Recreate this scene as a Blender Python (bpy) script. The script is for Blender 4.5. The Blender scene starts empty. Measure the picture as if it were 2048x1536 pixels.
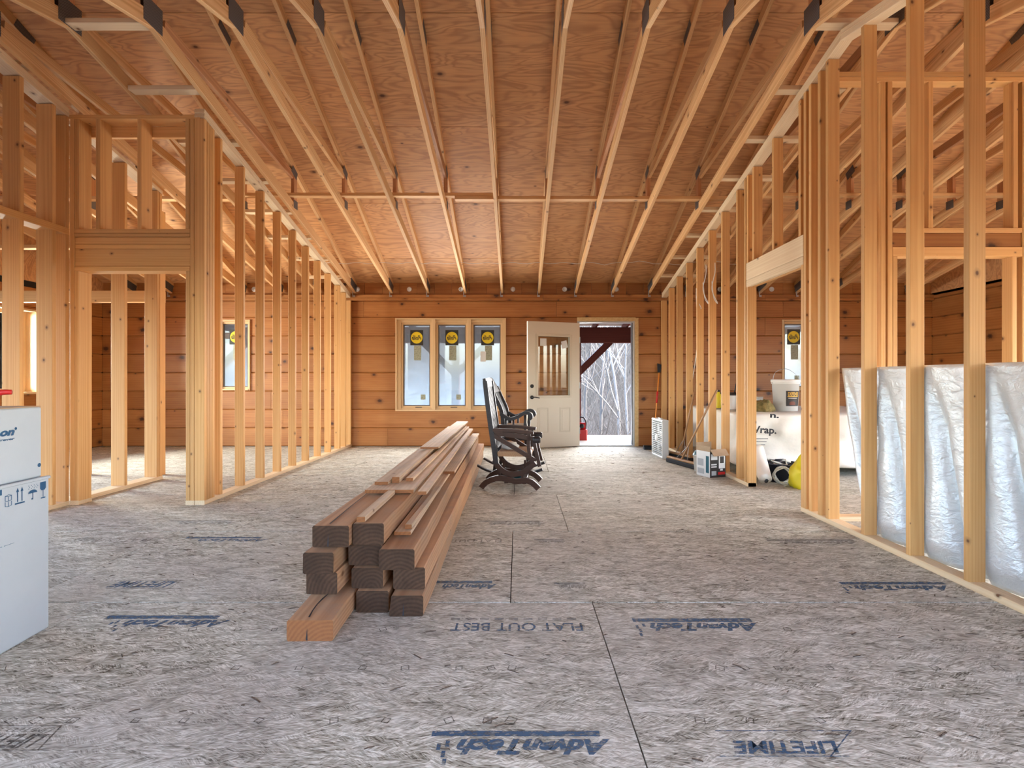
import bpy, bmesh, math, random
from mathutils import Vector, Matrix, Euler, noise as mnoise
random.seed(7)
R = math.radians
SC = bpy.context.scene
COL = SC.collection

# ------------------------------------------------------------------ camera, sky, sun, exposure
FPX, CX, CY, CAMH = 1045.0, 1036.0, 760.0, 1.10
cam_d = bpy.data.cameras.new('camera')
cam_d.sensor_width = 36.0
cam_d.lens = FPX / 2048 * 36.0
cam_d.shift_x = (1024 - CX) / 2048
cam_d.shift_y = (CY - 768) / 2048
cam_d.clip_start, cam_d.clip_end = 0.05, 400
cam = bpy.data.objects.new('camera', cam_d)
cam.location = (0, 0, CAMH)
cam.rotation_euler = (R(90), 0, 0)
COL.objects.link(cam)
SC.camera = cam

world = bpy.data.worlds.new('sky')
SC.world = world
world.use_nodes = True
wn = world.node_tree
sky = wn.nodes.new('ShaderNodeTexSky')
sky.sky_type = 'NISHITA'
sky.sun_disc = False
sky.sun_elevation = R(42)
sky.sun_rotation = R(75)
sky.air_density, sky.dust_density, sky.ozone_density = 1.0, 3.0, 1.0
bg = wn.nodes['Background']
bg.inputs['Strength'].default_value = 1.7
wn.links.new(sky.outputs['Color'], bg.inputs['Color'])

sun_d = bpy.data.lights.new('sun', 'SUN')
sun_d.energy = 2.5
sun_d.angle = R(1.5)
sun_d.color = (1.0, 0.93, 0.82)
sun = bpy.data.objects.new('sun', sun_d)
sun.location = (6, 20, 14)
_sd = Vector((math.sin(R(75)) * math.cos(R(50)), math.cos(R(75)) * math.cos(R(50)), math.sin(R(50))))
sun.rotation_euler = _sd.to_track_quat('Z', 'Y').to_euler()
COL.objects.link(sun)


def daylight(name, loc, rot, sx, sy, power, color=(1.0, 0.97, 0.93), spread=180.0):
    d = bpy.data.lights.new(name, 'AREA')
    d.shape = 'RECTANGLE'
    d.size, d.size_y, d.energy, d.color = sx, sy, power, color
    d.spread = R(spread)
    o = bpy.data.objects.new(name, d)
    o.location, o.rotation_euler = loc, rot
    COL.objects.link(o)
    return o


XL_ = -6.90
daylight('door_daylight', (1.48, 8.80, 1.05), (R(-86), 0, R(-18)), 0.85, 1.95, 22, (1.0, 0.99, 0.97), 95.0)
daylight('window_daylight', (-1.12, 8.56, 1.36), (R(-90), 0, 0), 1.7, 1.3, 45, (0.96, 0.98, 1.0))
daylight('end_window_daylight', (XL_ - 0.45, 6.93, 1.5), (R(90), 0, R(-90)), 1.25, 1.1, 300, (1.0, 0.97, 0.9))

SC.view_settings.view_transform = 'Standard'
SC.view_settings.look = 'None'
SC.view_settings.gamma = 1.0
SC.view_settings.use_curve_mapping = False
SC.view_settings.exposure = 1.0
SC.cycles.max_bounces = 8
SC.cycles.diffuse_bounces = 4
SC.cycles.use_adaptive_sampling = True
SC.cycles.adaptive_threshold = 0.04
SC.cycles.transparent_max_bounces = 12
SC.cycles.caustics_reflective = False
SC.cycles.caustics_refractive = False
SC.cycles.sample_clamp_indirect = 6.0


def Pt(px, py, Y):
    return Vector(((px - CX) / FPX * Y, Y, CAMH - (py - CY) / FPX * Y))


def Fl(px, py, z=0.0):
    Y = FPX * (CAMH - z) / (py - CY)
    return Vector(((px - CX) / FPX * Y, Y, z))


# ------------------------------------------------------------------ materials
def new_mat(name):
    m = bpy.data.materials.new(name)
    m.use_nodes = True
    nt = m.node_tree
    b = nt.nodes['Principled BSDF']
    return m, nt, b


def _n(nt, typ, **kw):
    n = nt.nodes.new(typ)
    for k, v in kw.items():
        setattr(n, k, v)
    return n


def math_n(nt, op, a, b=None, clamp=False):
    n = _n(nt, 'ShaderNodeMath', operation=op, use_clamp=clamp)
    for i, v in enumerate((a, b)):
        if v is None:
            continue
        if isinstance(v, (int, float)):
            n.inputs[i].default_value = v
        else:
            nt.links.new(v, n.inputs[i])
    return n.outputs[0]


def vmath(nt, op, a, b):
    n = _n(nt, 'ShaderNodeVectorMath', operation=op)
    for i, v in enumerate((a, b)):
        if isinstance(v, (tuple, list)):
            n.inputs[i].default_value = v
        else:
            nt.links.new(v, n.inputs[i])
    return n.outputs[0]


def mixc(nt, fac, a, b, mode='MIX'):
    n = _n(nt, 'ShaderNodeMix', data_type='RGBA', blend_type=mode)
    for i, v in ((0, fac), (6, a), (7, b)):
        if isinstance(v, (int, float)):
            n.inputs[i].default_value = v
        elif isinstance(v, (tuple, list)):
            n.inputs[i].default_value = tuple(v) + ((1,) if len(v) == 3 else ())
        else:
            nt.links.new(v, n.inputs[i])
    return n.outputs[2]


def ramp(nt, fac, stops):
    n = _n(nt, 'ShaderNodeValToRGB')
    el = n.color_ramp.elements
    while len(el) < len(stops):
        el.new(0.5)
    for e, (p, c) in zip(el, stops):
        e.position = p
        e.color = tuple(c) + ((1,) if len(c) == 3 else ())
    nt.links.new(fac, n.inputs[0])
    return n.outputs[0]


def noise_n(nt, vec, scale, detail=2.0, rough=0.5, dist=0.0):
    n = _n(nt, 'ShaderNodeTexNoise')
    nt.links.new(vec, n.inputs['Vector'])
    n.inputs['Scale'].default_value = scale
    n.inputs['Detail'].default_value = detail
    n.inputs['Roughness'].default_value = rough
    n.inputs['Distortion'].default_value = dist
    return n.outputs['Fac']


def bump(nt, b, h, strength, dist):
    n = _n(nt, 'ShaderNodeBump')
    n.inputs['Strength'].default_value = strength
    n.inputs['Distance'].default_value = dist
    nt.links.new(h, n.inputs['Height'])
    nt.links.new(n.outputs[0], b.inputs['Normal'])


def wood(name, base, dark, knot=(0.16, 0.07, 0.03), rings=26.0, ring_amt=0.55, knot_scale=3.2, knot_size=0.055,
         rough=0.6, var=0.22, alt=None, alt_amt=0.0, dirt=None, dirt_amt=0.0, bump_s=0.15, fiber=70.0, spec=0.3):
    m, nt, b = new_mat(name)
    tc = _n(nt, 'ShaderNodeTexCoord')
    oi = _n(nt, 'ShaderNodeObjectInfo')
    rnd = oi.outputs['Random']
    cmb = _n(nt, 'ShaderNodeCombineXYZ')
    nt.links.new(math_n(nt, 'MULTIPLY', rnd, 37.0), cmb.inputs[0])
    r2 = math_n(nt, 'FRACT', math_n(nt, 'MULTIPLY', rnd, 17.3))
    r3 = math_n(nt, 'FRACT', math_n(nt, 'MULTIPLY', rnd, 91.7))
    nt.links.new(math_n(nt, 'MULTIPLY', r2, 0.12), cmb.inputs[1])
    nt.links.new(math_n(nt, 'MULTIPLY', r3, 0.09), cmb.inputs[2])
    v = vmath(nt, 'ADD', tc.outputs['Object'], cmb.outputs[0])
    vs = vmath(nt, 'MULTIPLY', v, (0.07, 1.0, 1.0))
    wv = _n(nt, 'ShaderNodeTexWave', wave_type='RINGS', rings_direction='X')
    nt.links.new(vs, wv.inputs['Vector'])
    wv.inputs['Scale'].default_value = rings
    wv.inputs['Distortion'].default_value = 5.0
    wv.inputs['Detail'].default_value = 2.0
    wv.inputs['Detail Scale'].default_value = 0.35
    vf = vmath(nt, 'MULTIPLY', v, (2.0, 1.0, 1.0))
    vf = vmath(nt, 'MULTIPLY', v, (0.03, 1.0, 1.0))
    fib = noise_n(nt, vf, fiber, 3.0, 0.6)
    f = math_n(nt, 'ADD', math_n(nt, 'MULTIPLY', wv.outputs['Fac'], ring_amt), math_n(nt, 'MULTIPLY', math_n(nt, 'SUBTRACT', fib, 0.5), 0.9), True)
    c = mixc(nt, f, base, dark)
    if alt is not None:
        big = noise_n(nt, vmath(nt, 'MULTIPLY', v, (0.35, 2.0, 2.0)), 3.0, 3.0, 0.6)
        big = ramp(nt, big, [(0.42, (0, 0, 0)), (0.68, (1, 1, 1))])
        c = mixc(nt, math_n(nt, 'MULTIPLY', big, alt_amt), c, alt)
    # knots
    sx = _n(nt, 'ShaderNodeSeparateXYZ')
    nt.links.new(v, sx.inputs[0])
    kv = _n(nt, 'ShaderNodeCombineXYZ')
    nt.links.new(sx.outputs[0], kv.inputs[0])
    nt.links.new(math_n(nt, 'ADD', sx.outputs[1], math_n(nt, 'MULTIPLY', sx.outputs[2], 1.37)), kv.inputs[1])
    vo = _n(nt, 'ShaderNodeTexVoronoi', voronoi_dimensions='2D')
    wob = noise_n(nt, kv.outputs[0], 30.0, 2.0)
    nt.links.new(kv.outputs[0], vo.inputs['Vector'])
    vo.inputs['Scale'].default_value = knot_scale
    spk = _n(nt, 'ShaderNodeSeparateColor')
    nt.links.new(vo.outputs['Color'], spk.inputs[0])
    ksz = math_n(nt, 'ADD', math_n(nt, 'MULTIPLY', math_n(nt, 'SUBTRACT', spk.outputs[0], 0.45, True), 2.6), 0.02)
    kdist = math_n(nt, 'DIVIDE', vo.outputs['Distance'], ksz)
    kd = math_n(nt, 'ADD', kdist, math_n(nt, 'MULTIPLY', math_n(nt, 'SUBTRACT', wob, 0.5), knot_size * 0.9))
    km = ramp(nt, kd, [(knot_size * 0.45, (1, 1, 1)), (knot_size, (0.35, 0.35, 0.35)), (knot_size * 2.2, (0, 0, 0))])
    c = mixc(nt, km, c, knot)
    # per piece brightness
    br = math_n(nt, 'ADD', math_n(nt, 'MULTIPLY', r2, var), 1.0 - var * 0.5)
    c = mixc(nt, 1.0, c, br, 'MULTIPLY')
    if dirt is not None:
        dn = noise_n(nt, v, 5.0, 5.0, 0.65)
        dn = ramp(nt, dn, [(0.45, (0, 0, 0)), (0.75, (1, 1, 1))])
        c = mixc(nt, math_n(nt, 'MULTIPLY', dn, dirt_amt), c, dirt)
    nt.links.new(c, b.inputs['Base Color'])
    b.inputs['Roughness'].default_value = rough
    b.inputs['Specular IOR Level'].default_value = spec
    if bump_s:
        bump(nt, b, fib, bump_s, 0.003)
    return m


def plain(name, col, rough=0.6, metal=0.0, spec=0.4, noise=0.0, nscale=8.0, col2=None, bump_s=0.0):
    m, nt, b = new_mat(name)
    b.inputs['Base Color'].default_value = (*col, 1)
    b.inputs['Roughness'].default_value = rough
    b.inputs['Metallic'].default_value = metal
    b.inputs['Specular IOR Level'].default_value = spec
    if noise:
        tc = _n(nt, 'ShaderNodeTexCoord')
        f = noise_n(nt, tc.outputs['Object'], nscale, 5.0, 0.6)
        c2 = col2 or tuple(x * 0.5 for x in col)
        g = ramp(nt, f, [(0.35, (0, 0, 0)), (0.7, (1, 1, 1))])
        nt.links.new(mixc(nt, math_n(nt, 'MULTIPLY', g, noise), col, c2), b.inputs['Base Color'])
        if bump_s:
            bump(nt, b, f, bump_s, 0.01)
    return m


M = {}
M['stud'] = wood('stud_pine', (0.72, 0.405, 0.155), (0.55, 0.25, 0.07), rings=22, ring_amt=0.45, knot_scale=3.6, knot_size=0.04, var=0.3, alt=(0.66, 0.36, 0.15), alt_amt=0.5)
M['truss'] = wood('truss_pine', (0.78, 0.50, 0.245), (0.52, 0.25, 0.085), rings=30, ring_amt=0.6, knot_scale=2.2, knot_size=0.035, var=0.3, alt=(0.62, 0.32, 0.14), alt_amt=0.45)
M['pale'] = wood('pale_plate_pine', (0.80, 0.62, 0.40), (0.66, 0.44, 0.23), rings=22, ring_amt=0.4, knot_scale=3.0, knot_size=0.04, var=0.15)
M['web'] = wood('web_pine', (0.60, 0.31, 0.15), (0.42, 0.19, 0.085), rings=28, ring_amt=0.6, knot_scale=2.2, knot_size=0.03, var=0.4)
M['siding'] = wood('siding_pine', (0.37, 0.145, 0.040), (0.27, 0.088, 0.022), knot=(0.055, 0.018, 0.008), rings=9, ring_amt=0.5, knot_scale=3.0, knot_size=0.12, rough=0.42, var=0.22, alt=(0.45, 0.20, 0.062), alt_amt=0.6, spec=0.4)
M['frame'] = wood('window_frame_pine', (0.72, 0.50, 0.28), (0.60, 0.38, 0.18), rings=30, ring_amt=0.3, knot_size=0.004, var=0.1, rough=0.5)
M['timber'] = wood('rough_timber', (0.53, 0.305, 0.165), (0.32, 0.145, 0.07), rings=16, ring_amt=0.55, knot_scale=2.5, knot_size=0.04, rough=0.85, var=0.35, alt=(0.42, 0.25, 0.14), alt_amt=0.7, dirt=(0.30, 0.24, 0.19), dirt_amt=0.5, bump_s=0.5, fiber=40)
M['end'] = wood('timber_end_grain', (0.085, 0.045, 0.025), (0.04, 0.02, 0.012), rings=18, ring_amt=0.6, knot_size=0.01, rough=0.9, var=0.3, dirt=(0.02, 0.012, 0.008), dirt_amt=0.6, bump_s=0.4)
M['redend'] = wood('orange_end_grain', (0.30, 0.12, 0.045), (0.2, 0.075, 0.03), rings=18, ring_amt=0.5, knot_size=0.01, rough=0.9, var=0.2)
M['plank'] = wood('rough_plank', (0.68, 0.51, 0.35), (0.48, 0.31, 0.19), rings=18, ring_amt=0.5, knot_scale=2.5, knot_size=0.03, rough=0.8, var=0.25, dirt=(0.38, 0.33, 0.28), dirt_amt=0.6, bump_s=0.35)
M['deck'] = wood('deck_wood', (0.34, 0.30, 0.26), (0.26, 0.22, 0.18), rings=14, ring_amt=0.4, knot_size=0.03, rough=0.7, var=0.15)
M['redwood'] = wood('dark_red_stain', (0.16, 0.035, 0.025), (0.09, 0.02, 0.015), rings=14, ring_amt=0.5, knot_size=0.02, rough=0.6, var=0.1)
M['chair'] = wood('dark_stained_chair', (0.065, 0.030, 0.018), (0.035, 0.016, 0.010), rings=20, ring_amt=0.5, knot_size=0.003, rough=0.45, var=0.1, spec=0.25)
M['blackchair'] = wood('black_lacquer_chair', (0.035, 0.028, 0.028), (0.02, 0.015, 0.015), rings=20, ring_amt=0.5, knot_size=0.003, rough=0.4, var=0.1, spec=0.3)
M['seatwood'] = wood('oak_seat', (0.42, 0.24, 0.12), (0.30, 0.15, 0.07), rings=20, ring_amt=0.5, knot_size=0.003, rough=0.45, var=0.1)


def plywood():
    m, nt, b = new_mat('roof_plywood')
    tc = _n(nt, 'ShaderNodeTexCoord')
    oi = _n(nt, 'ShaderNodeObjectInfo')
    rnd = oi.outputs['Random']
    cmb = _n(nt, 'ShaderNodeCombineXYZ')
    nt.links.new(math_n(nt, 'MULTIPLY', rnd, 41.0), cmb.inputs[0])
    nt.links.new(math_n(nt, 'MULTIPLY', rnd, 23.0), cmb.inputs[1])
    v = vmath(nt, 'ADD', tc.outputs['Object'], cmb.outputs[0])
    n1 = noise_n(nt, vmath(nt, 'MULTIPLY', v, (0.55, 2.4, 1.0)), 1.6, 3.0, 0.5, 0.6)
    bands = math_n(nt, 'SINE', math_n(nt, 'MULTIPLY', n1, 80.0))
    bands = math_n(nt, 'ADD', math_n(nt, 'MULTIPLY', bands, 0.5), 0.5)
    bands = math_n(nt, 'POWER', bands, 2.5)
    fib = noise_n(nt, vmath(nt, 'MULTIPLY', v, (0.06, 1.0, 1.0)), 60.0, 3.0, 0.6)
    big = noise_n(nt, v, 1.3, 3.0, 0.6)
    c = mixc(nt, big, (0.62, 0.295, 0.115), (0.76, 0.44, 0.205))
    c = mixc(nt, math_n(nt, 'MULTIPLY', bands, 0.5), c, (0.34, 0.14, 0.055))
    c = mixc(nt, math_n(nt, 'MULTIPLY', math_n(nt, 'SUBTRACT', fib, 0.4, True), 1.2), c, (0.36, 0.17, 0.08))
    vo = _n(nt, 'ShaderNodeTexVoronoi', voronoi_dimensions='2D')
    nt.links.new(vmath(nt, 'MULTIPLY', v, (0.6, 1.0, 1.0)), vo.inputs['Vector'])
    vo.inputs['Scale'].default_value = 2.6
    spk = _n(nt, 'ShaderNodeSeparateColor')
    nt.links.new(vo.outputs['Color'], spk.inputs[0])
    kk = math_n(nt, 'ADD', math_n(nt, 'MULTIPLY', math_n(nt, 'SUBTRACT', spk.outputs[0], 0.6, True), 3.4), 0.02)
    km = ramp(nt, math_n(nt, 'DIVIDE', vo.outputs['Distance'], kk), [(0.02, (1, 1, 1)), (0.045, (0.4, 0.4, 0.4)), (0.09, (0, 0, 0))])
    c = mixc(nt, km, c, (0.12, 0.045, 0.02))
    br = math_n(nt, 'ADD', math_n(nt, 'MULTIPLY', rnd, 0.25), 0.88)
    c = mixc(nt, 1.0, c, br, 'MULTIPLY')
    nt.links.new(c, b.inputs['Base Color'])
    b.inputs['Roughness'].default_value = 0.55
    b.inputs['Specular IOR Level'].default_value = 0.35
    bump(nt, b, fib, 0.15, 0.002)
    return m


M['ply'] = plywood()


def osb():
    m, nt, b = new_mat('subfloor_strand_board')
    tc = _n(nt, 'ShaderNodeTexCoord')
    oi = _n(nt, 'ShaderNodeObjectInfo')
    cmb = _n(nt, 'ShaderNodeCombineXYZ')
    nt.links.new(math_n(nt, 'MULTIPLY', oi.outputs['Random'], 53.0), cmb.inputs[0])
    v = vmath(nt, 'ADD', tc.outputs['Object'], cmb.outputs[0])
    strands = None
    hsum = None
    for i, (sc, st) in enumerate(((26.0, 0.55), (44.0, 0.6))):
        vo = _n(nt, 'ShaderNodeTexVoronoi', voronoi_dimensions='2D')
        nt.links.new(vmath(nt, 'MULTIPLY', v, (0.32, 1.0, 1.0)), vo.inputs['Vector'])
        vo.inputs['Scale'].default_value = sc
        sp = _n(nt, 'ShaderNodeSeparateColor')
        nt.links.new(vo.outputs['Color'], sp.inputs[0])
        ang = math_n(nt, 'MULTIPLY', math_n(nt, 'SUBTRACT', sp.outputs[0], 0.5), 1.1 + i * 0.5)
        vr = _n(nt, 'ShaderNodeVectorRotate', rotation_type='Z_AXIS')
        nt.links.new(v, vr.inputs['Vector'])
        nt.links.new(ang, vr.inputs['Angle'])
        f = noise_n(nt, vmath(nt, 'MULTIPLY', vr.outputs[0], (0.12, 1.0, 1.0)), 170.0 + 90 * i, 2.0, 0.65)
        f = math_n(nt, 'ADD', f, math_n(nt, 'MULTIPLY', math_n(nt, 'SUBTRACT', sp.outputs[1], 0.5), 0.13))
        hsum = f if hsum is None else math_n(nt, 'MULTIPLY', math_n(nt, 'ADD', hsum, f), 0.5)
    c = ramp(nt, hsum, [(0.36, (0.085, 0.072, 0.052)), (0.44, (0.34, 0.315, 0.25)), (0.53, (0.51, 0.487, 0.41)), (0.62, (0.82, 0.80, 0.72))])
    big = noise_n(nt, v, 1.1, 4.0, 0.65)
    c = mixc(nt, ramp(nt, big, [(0.4, (0, 0, 0)), (0.7, (0.5, 0.5, 0.5))]), c, (0.46, 0.43, 0.385))
    dn = noise_n(nt, vmath(nt, 'MULTIPLY', v, (1.0, 1.6, 1.0)), 9.0, 5.0, 0.7)
    c = mixc(nt, ramp(nt, dn, [(0.62, (0, 0, 0)), (0.78, (0.4, 0.4, 0.4))]), c, (0.26, 0.22, 0.17))
    nt.links.new(c, b.inputs['Base Color'])
    b.inputs['Roughness'].default_value = 0.85
    b.inputs['Specular IOR Level'].default_value = 0.12
    bump(nt, b, hsum, 0.6, 0.004)
    return m


M['osb'] = osb()


def ink(name, col, cover=0.75, scale=60.0):
    m, nt, b = new_mat(name)
    out = nt.nodes['Material Output']
    tr = _n(nt, 'ShaderNodeBsdfTransparent')
    mx = _n(nt, 'ShaderNodeMixShader')
    tc = _n(nt, 'ShaderNodeTexCoord')
    f = noise_n(nt, vmath(nt, 'MULTIPLY', tc.outputs['Object'], (0.5, 1, 1)), scale, 3.0, 0.7)
    f = ramp(nt, f, [(0.28, (0.1, 0.1, 0.1)), (0.55, (cover, cover, cover))])
    b.inputs['Base Color'].default_value = (*col, 1)
    b.inputs['Roughness'].default_value = 0.7
    nt.links.new(f, mx.inputs[0])
    nt.links.new(tr.outputs[0], mx.inputs[1])
    nt.links.new(b.outputs[0], mx.inputs[2])
    nt.links.new(mx.outputs[0], out.inputs[0])
    return m


M['ink_blue'] = ink('worn_blue_ink', (0.03, 0.085, 0.165), 0.92)
M['ink_faint'] = ink('faint_blue_ink', (0.10, 0.16, 0.22), 0.5)
M['ink_dark'] = ink('worn_dark_ink', (0.06, 0.055, 0.05), 0.75)
M['print_blue'] = plain('blue_carton_print', (0.012, 0.085, 0.20), 0.6)
M['print_black'] = plain('black_print', (0.02, 0.02, 0.025), 0.6)


def glass(name, refl=0.08, tint=(0.96, 0.98, 0.97)):
    m, nt, b = new_mat(name)
    out = nt.nodes['Material Output']
    nt.nodes.remove(b)
    tr = _n(nt, 'ShaderNodeBsdfTransparent')
    tr.inputs[0].default_value = (*tint, 1)
    gl = _n(nt, 'ShaderNodeBsdfGlossy')
    gl.inputs['Roughness'].default_value = 0.02
    fr = _n(nt, 'ShaderNodeFresnel')
    fr.inputs[0].default_value = 1.45
    mx = _n(nt, 'ShaderNodeMixShader')
    nt.links.new(math_n(nt, 'ADD', fr.outputs[0], refl - 0.04, True), mx.inputs[0])
    nt.links.new(tr.outputs[0], mx.inputs[1])
    nt.links.new(gl.outputs[0], mx.inputs[2])
    nt.links.new(mx.outputs[0], out.inputs[0])
    return m


M['glass'] = glass('clear_glass', 0.05)
M['film'] = None


def film():
    m, nt, b = new_mat('white_protective_film')
    out = nt.nodes['Material Output']
    nt.nodes.remove(b)
    tr = _n(nt, 'ShaderNodeBsdfTransparent')
    tr.inputs[0].default_value = (0.86, 0.95, 1.0, 1)
    tl = _n(nt, 'ShaderNodeBsdfTranslucent')
    tl.inputs[0].default_value = (0.80, 0.88, 0.95, 1)
    df = _n(nt, 'ShaderNodeBsdfDiffuse')
    df.inputs[0].default_value = (0.74, 0.80, 0.86, 1)
    m1 = _n(nt, 'ShaderNodeMixShader')
    m1.inputs[0].default_value = 0.35
    m2 = _n(nt, 'ShaderNodeMixShader')
    m2.inputs[0].default_value = 0.33
    nt.links.new(tl.outputs[0], m1.inputs[1])
    nt.links.new(df.outputs[0], m1.inputs[2])
    nt.links.new(tr.outputs[0], m2.inputs[1])
    nt.links.new(m1.outputs[0], m2.inputs[2])
    nt.links.new(m2.outputs[0], out.inputs[0])
    return m


M['film'] = film()


def nailplate():
    m, nt, b = new_mat('galvanised_nail_plate')
    tc = _n(nt, 'ShaderNodeTexCoord')
    wv = _n(nt, 'ShaderNodeTexWave', wave_type='BANDS', bands_direction='DIAGONAL')
    nt.links.new(tc.outputs['Object'], wv.inputs['Vector'])
    wv.inputs['Scale'].default_value = 30
    wv.inputs['Distortion'].default_value = 1.0
    nt.links.new(mixc(nt, wv.outputs['Fac'], (0.07, 0.07, 0.075), (0.22, 0.22, 0.23)), b.inputs['Base Color'])
    b.inputs['Roughness'].default_value = 0.5
    b.inputs['Metallic'].default_value = 0.6
    return m


M['plate'] = nailplate()
M['metal'] = plain('galvanised_steel', (0.45, 0.46, 0.48), 0.4, 0.8)
M['white'] = plain('white_plastic', (0.80, 0.80, 0.78), 0.4)
M['wire'] = plain('white_cable', (0.75, 0.72, 0.66), 0.5)
M['door'] = plain('cream_door_paint', (0.74, 0.66, 0.54), 0.45)
M['doorgroove'] = plain('cream_door_moulding', (0.68, 0.60, 0.48), 0.45)
M['black'] = plain('black_metal', (0.015, 0.015, 0.017), 0.4)
M['alu'] = plain('aluminium_frame', (0.5, 0.5, 0.5), 0.4, 0.5)
M['bead'] = plain('dark_gasket', (0.16, 0.13, 0.11), 0.6)
M['raw'] = plain('raw_fibre_edge', (0.72, 0.52, 0.26), 0.85, noise=0.6, nscale=30, col2=(0.5, 0.3, 0.12))
M['foil'] = None
M['carton'] = plain('white_carton', (0.50, 0.565, 0.63), 0.7, noise=0.35, nscale=4, col2=(0.40, 0.47, 0.54))
M['carton_in'] = plain('brown_carton', (0.46, 0.32, 0.2), 0.8, noise=0.3, nscale=10)
M['yellow'] = plain('yellow_sticker', (0.80, 0.60, 0.02), 0.5)
M['stick_black'] = plain('black_sticker', (0.03, 0.03, 0.025), 0.5)
M['stick_grey'] = plain('paper_sticker', (0.42, 0.44, 0.33), 0.6, noise=0.8, nscale=60, col2=(0.16, 0.17, 0.12))
M['red'] = plain('red_plastic', (0.55, 0.02, 0.02), 0.35)
M['orange'] = plain('orange_handle', (0.75, 0.26, 0.04), 0.4)
M['bristle'] = plain('black_bristle', (0.02, 0.022, 0.028), 0.8)
M['wrap'] = plain('white_house_wrap', (0.78, 0.75, 0.68), 0.5, noise=0.2, nscale=5, col2=(0.60, 0.57, 0.51), bump_s=0.8)
M['tub'] = plain('dark_tub', (0.015, 0.018, 0.03), 0.4)
M['yellowbag'] = plain('yellow_bag', (0.70, 0.56, 0.02), 0.45)
M['cord'] = plain('pale_cord', (0.62, 0.60, 0.52), 0.6)
M['teal'] = plain('blue_teal_plastic', (0.02, 0.12, 0.16), 0.4)
M['cloth'] = plain('white_cloth', (0.72, 0.70, 0.66), 0.9, noise=0.3, nscale=12)
M['camo'] = plain('mottled_cloth', (0.30, 0.22, 0.08), 0.9, noise=0.9, nscale=22, col2=(0.08, 0.07, 0.02))
M['dark'] = plain('dark_void', (0.03, 0.025, 0.02), 0.9)
M['labelbox'] = plain('dark_label', (0.035, 0.03, 0.03), 0.5)
M['gold'] = plain('gold_print', (0.75, 0.45, 0.06), 0.5)
M['shingle'] = plain('roof_felt', (0.05, 0.05, 0.05), 0.9)
M['fan'] = plain('off_white_fan', (0.62, 0.63, 0.62), 0.45)
M['grille'] = plain('grille_grey', (0.45, 0.47, 0.48), 0.5)


def foil():
    m, nt, b = new_mat('silver_foil_insulation')
    tc = _n(nt, 'ShaderNodeTexCoord')
    v = tc.outputs['Object']
    f = noise_n(nt, vmath(nt, 'MULTIPLY', v, (1, 1.0, 1.8)), 14.0, 3.0, 0.55, 0.8)
    f2 = noise_n(nt, v, 55.0, 2.0, 0.6)
    h = math_n(nt, 'ADD', f, math_n(nt, 'MULTIPLY', f2, 0.25))
    b.inputs['Base Color'].default_value = (0.78, 0.82, 0.86, 1)
    b.inputs['Metallic'].default_value = 0.38
    b.inputs['Roughness'].default_value = 0.42
    bump(nt, b, h, 0.6, 0.014)
    return m


M['foil'] = foil()


def bark(name, a, c2):
    m, nt, b = new_mat(name)
    tc = _n(nt, 'ShaderNodeTexCoord')
    f = noise_n(nt, tc.outputs['Object'], 9.0, 3.0, 0.6)
    nt.links.new(mixc(nt, f, a, c2), b.inputs['Base Color'])
    b.inputs['Roughness'].default_value = 0.9
    return m


M['birch'] = bark('pale_birch_bark', (0.24, 0.22, 0.20), (0.12, 0.11, 0.10))
M['bark'] = bark('grey_brown_bark', (0.10, 0.09, 0.08), (0.06, 0.05, 0.045))
M['twig'] = bark('pale_twigs', (0.15, 0.125, 0.10), (0.09, 0.075, 0.06))
M['leaf'] = bark('winter_green', (0.22, 0.26, 0.08), (0.36, 0.34, 0.14))


def hillmat():
    m, nt, b = new_mat('winter_hillside')
    tc = _n(nt, 'ShaderNodeTexCoord')
    v = tc.outputs['Object']
    f = noise_n(nt, vmath(nt, 'MULTIPLY', v, (1.0, 0.5, 0.3)), 0.9, 6.0, 0.75)
    f2 = noise_n(nt, v, 0.12, 3.0, 0.6)
    c = mixc(nt, ramp(nt, f, [(0.35, (0, 0, 0)), (0.68, (1, 1, 1))]), (0.040, 0.034, 0.034), (0.098, 0.086, 0.083))
    c = mixc(nt, ramp(nt, f2, [(0.4, (0, 0, 0)), (0.7, (0.6, 0.6, 0.6))]), c, (0.07, 0.056, 0.042))
    nt.links.new(c, b.inputs['Base Color'])
    b.inputs['Roughness'].default_value = 1.0
    b.inputs['Specular IOR Level'].default_value = 0.0
    return m


M['hill'] = hillmat()

# ------------------------------------------------------------------ helpers
_mesh_cache = {}


def link(name, mesh, mat=None, parent=None, loc=(0, 0, 0), rot=None, mats=None):
    o = bpy.data.objects.new(name, mesh)
    COL.objects.link(o)
    o.location = loc
    if rot is not None:
        o.rotation_euler = rot
    if parent is not None:
        o.parent = parent
    if mesh is not None and mesh.materials is not None and len(mesh.materials) == 0:
        for mm in (mats or ([mat] if mat else [])):
            mesh.materials.append(mm)
    return o


def empty(name, loc=(0, 0, 0), rz=0.0, parent=None):
    o = bpy.data.objects.new(name, None)
    o.empty_display_size = 0.1
    COL.objects.link(o)
    o.location = loc
    o.rotation_euler = (0, 0, rz)
    if parent:
        o.parent = parent
    return o


def tag(o, label, cat=None, group=None, kind=None):
    o['label'] = label
    if cat:
        o['category'] = cat
    if group:
        o['group'] = group
    if kind:
        o['kind'] = kind
    return o


def mesh_of(verts, faces, name='mesh', smooth=False):
    me = bpy.data.meshes.new(name)
    me.from_pydata([tuple(v) for v in verts], [], faces)
    me.update()
    if smooth:
        for p in me.polygons:
            p.use_smooth = True
    return me


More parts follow.
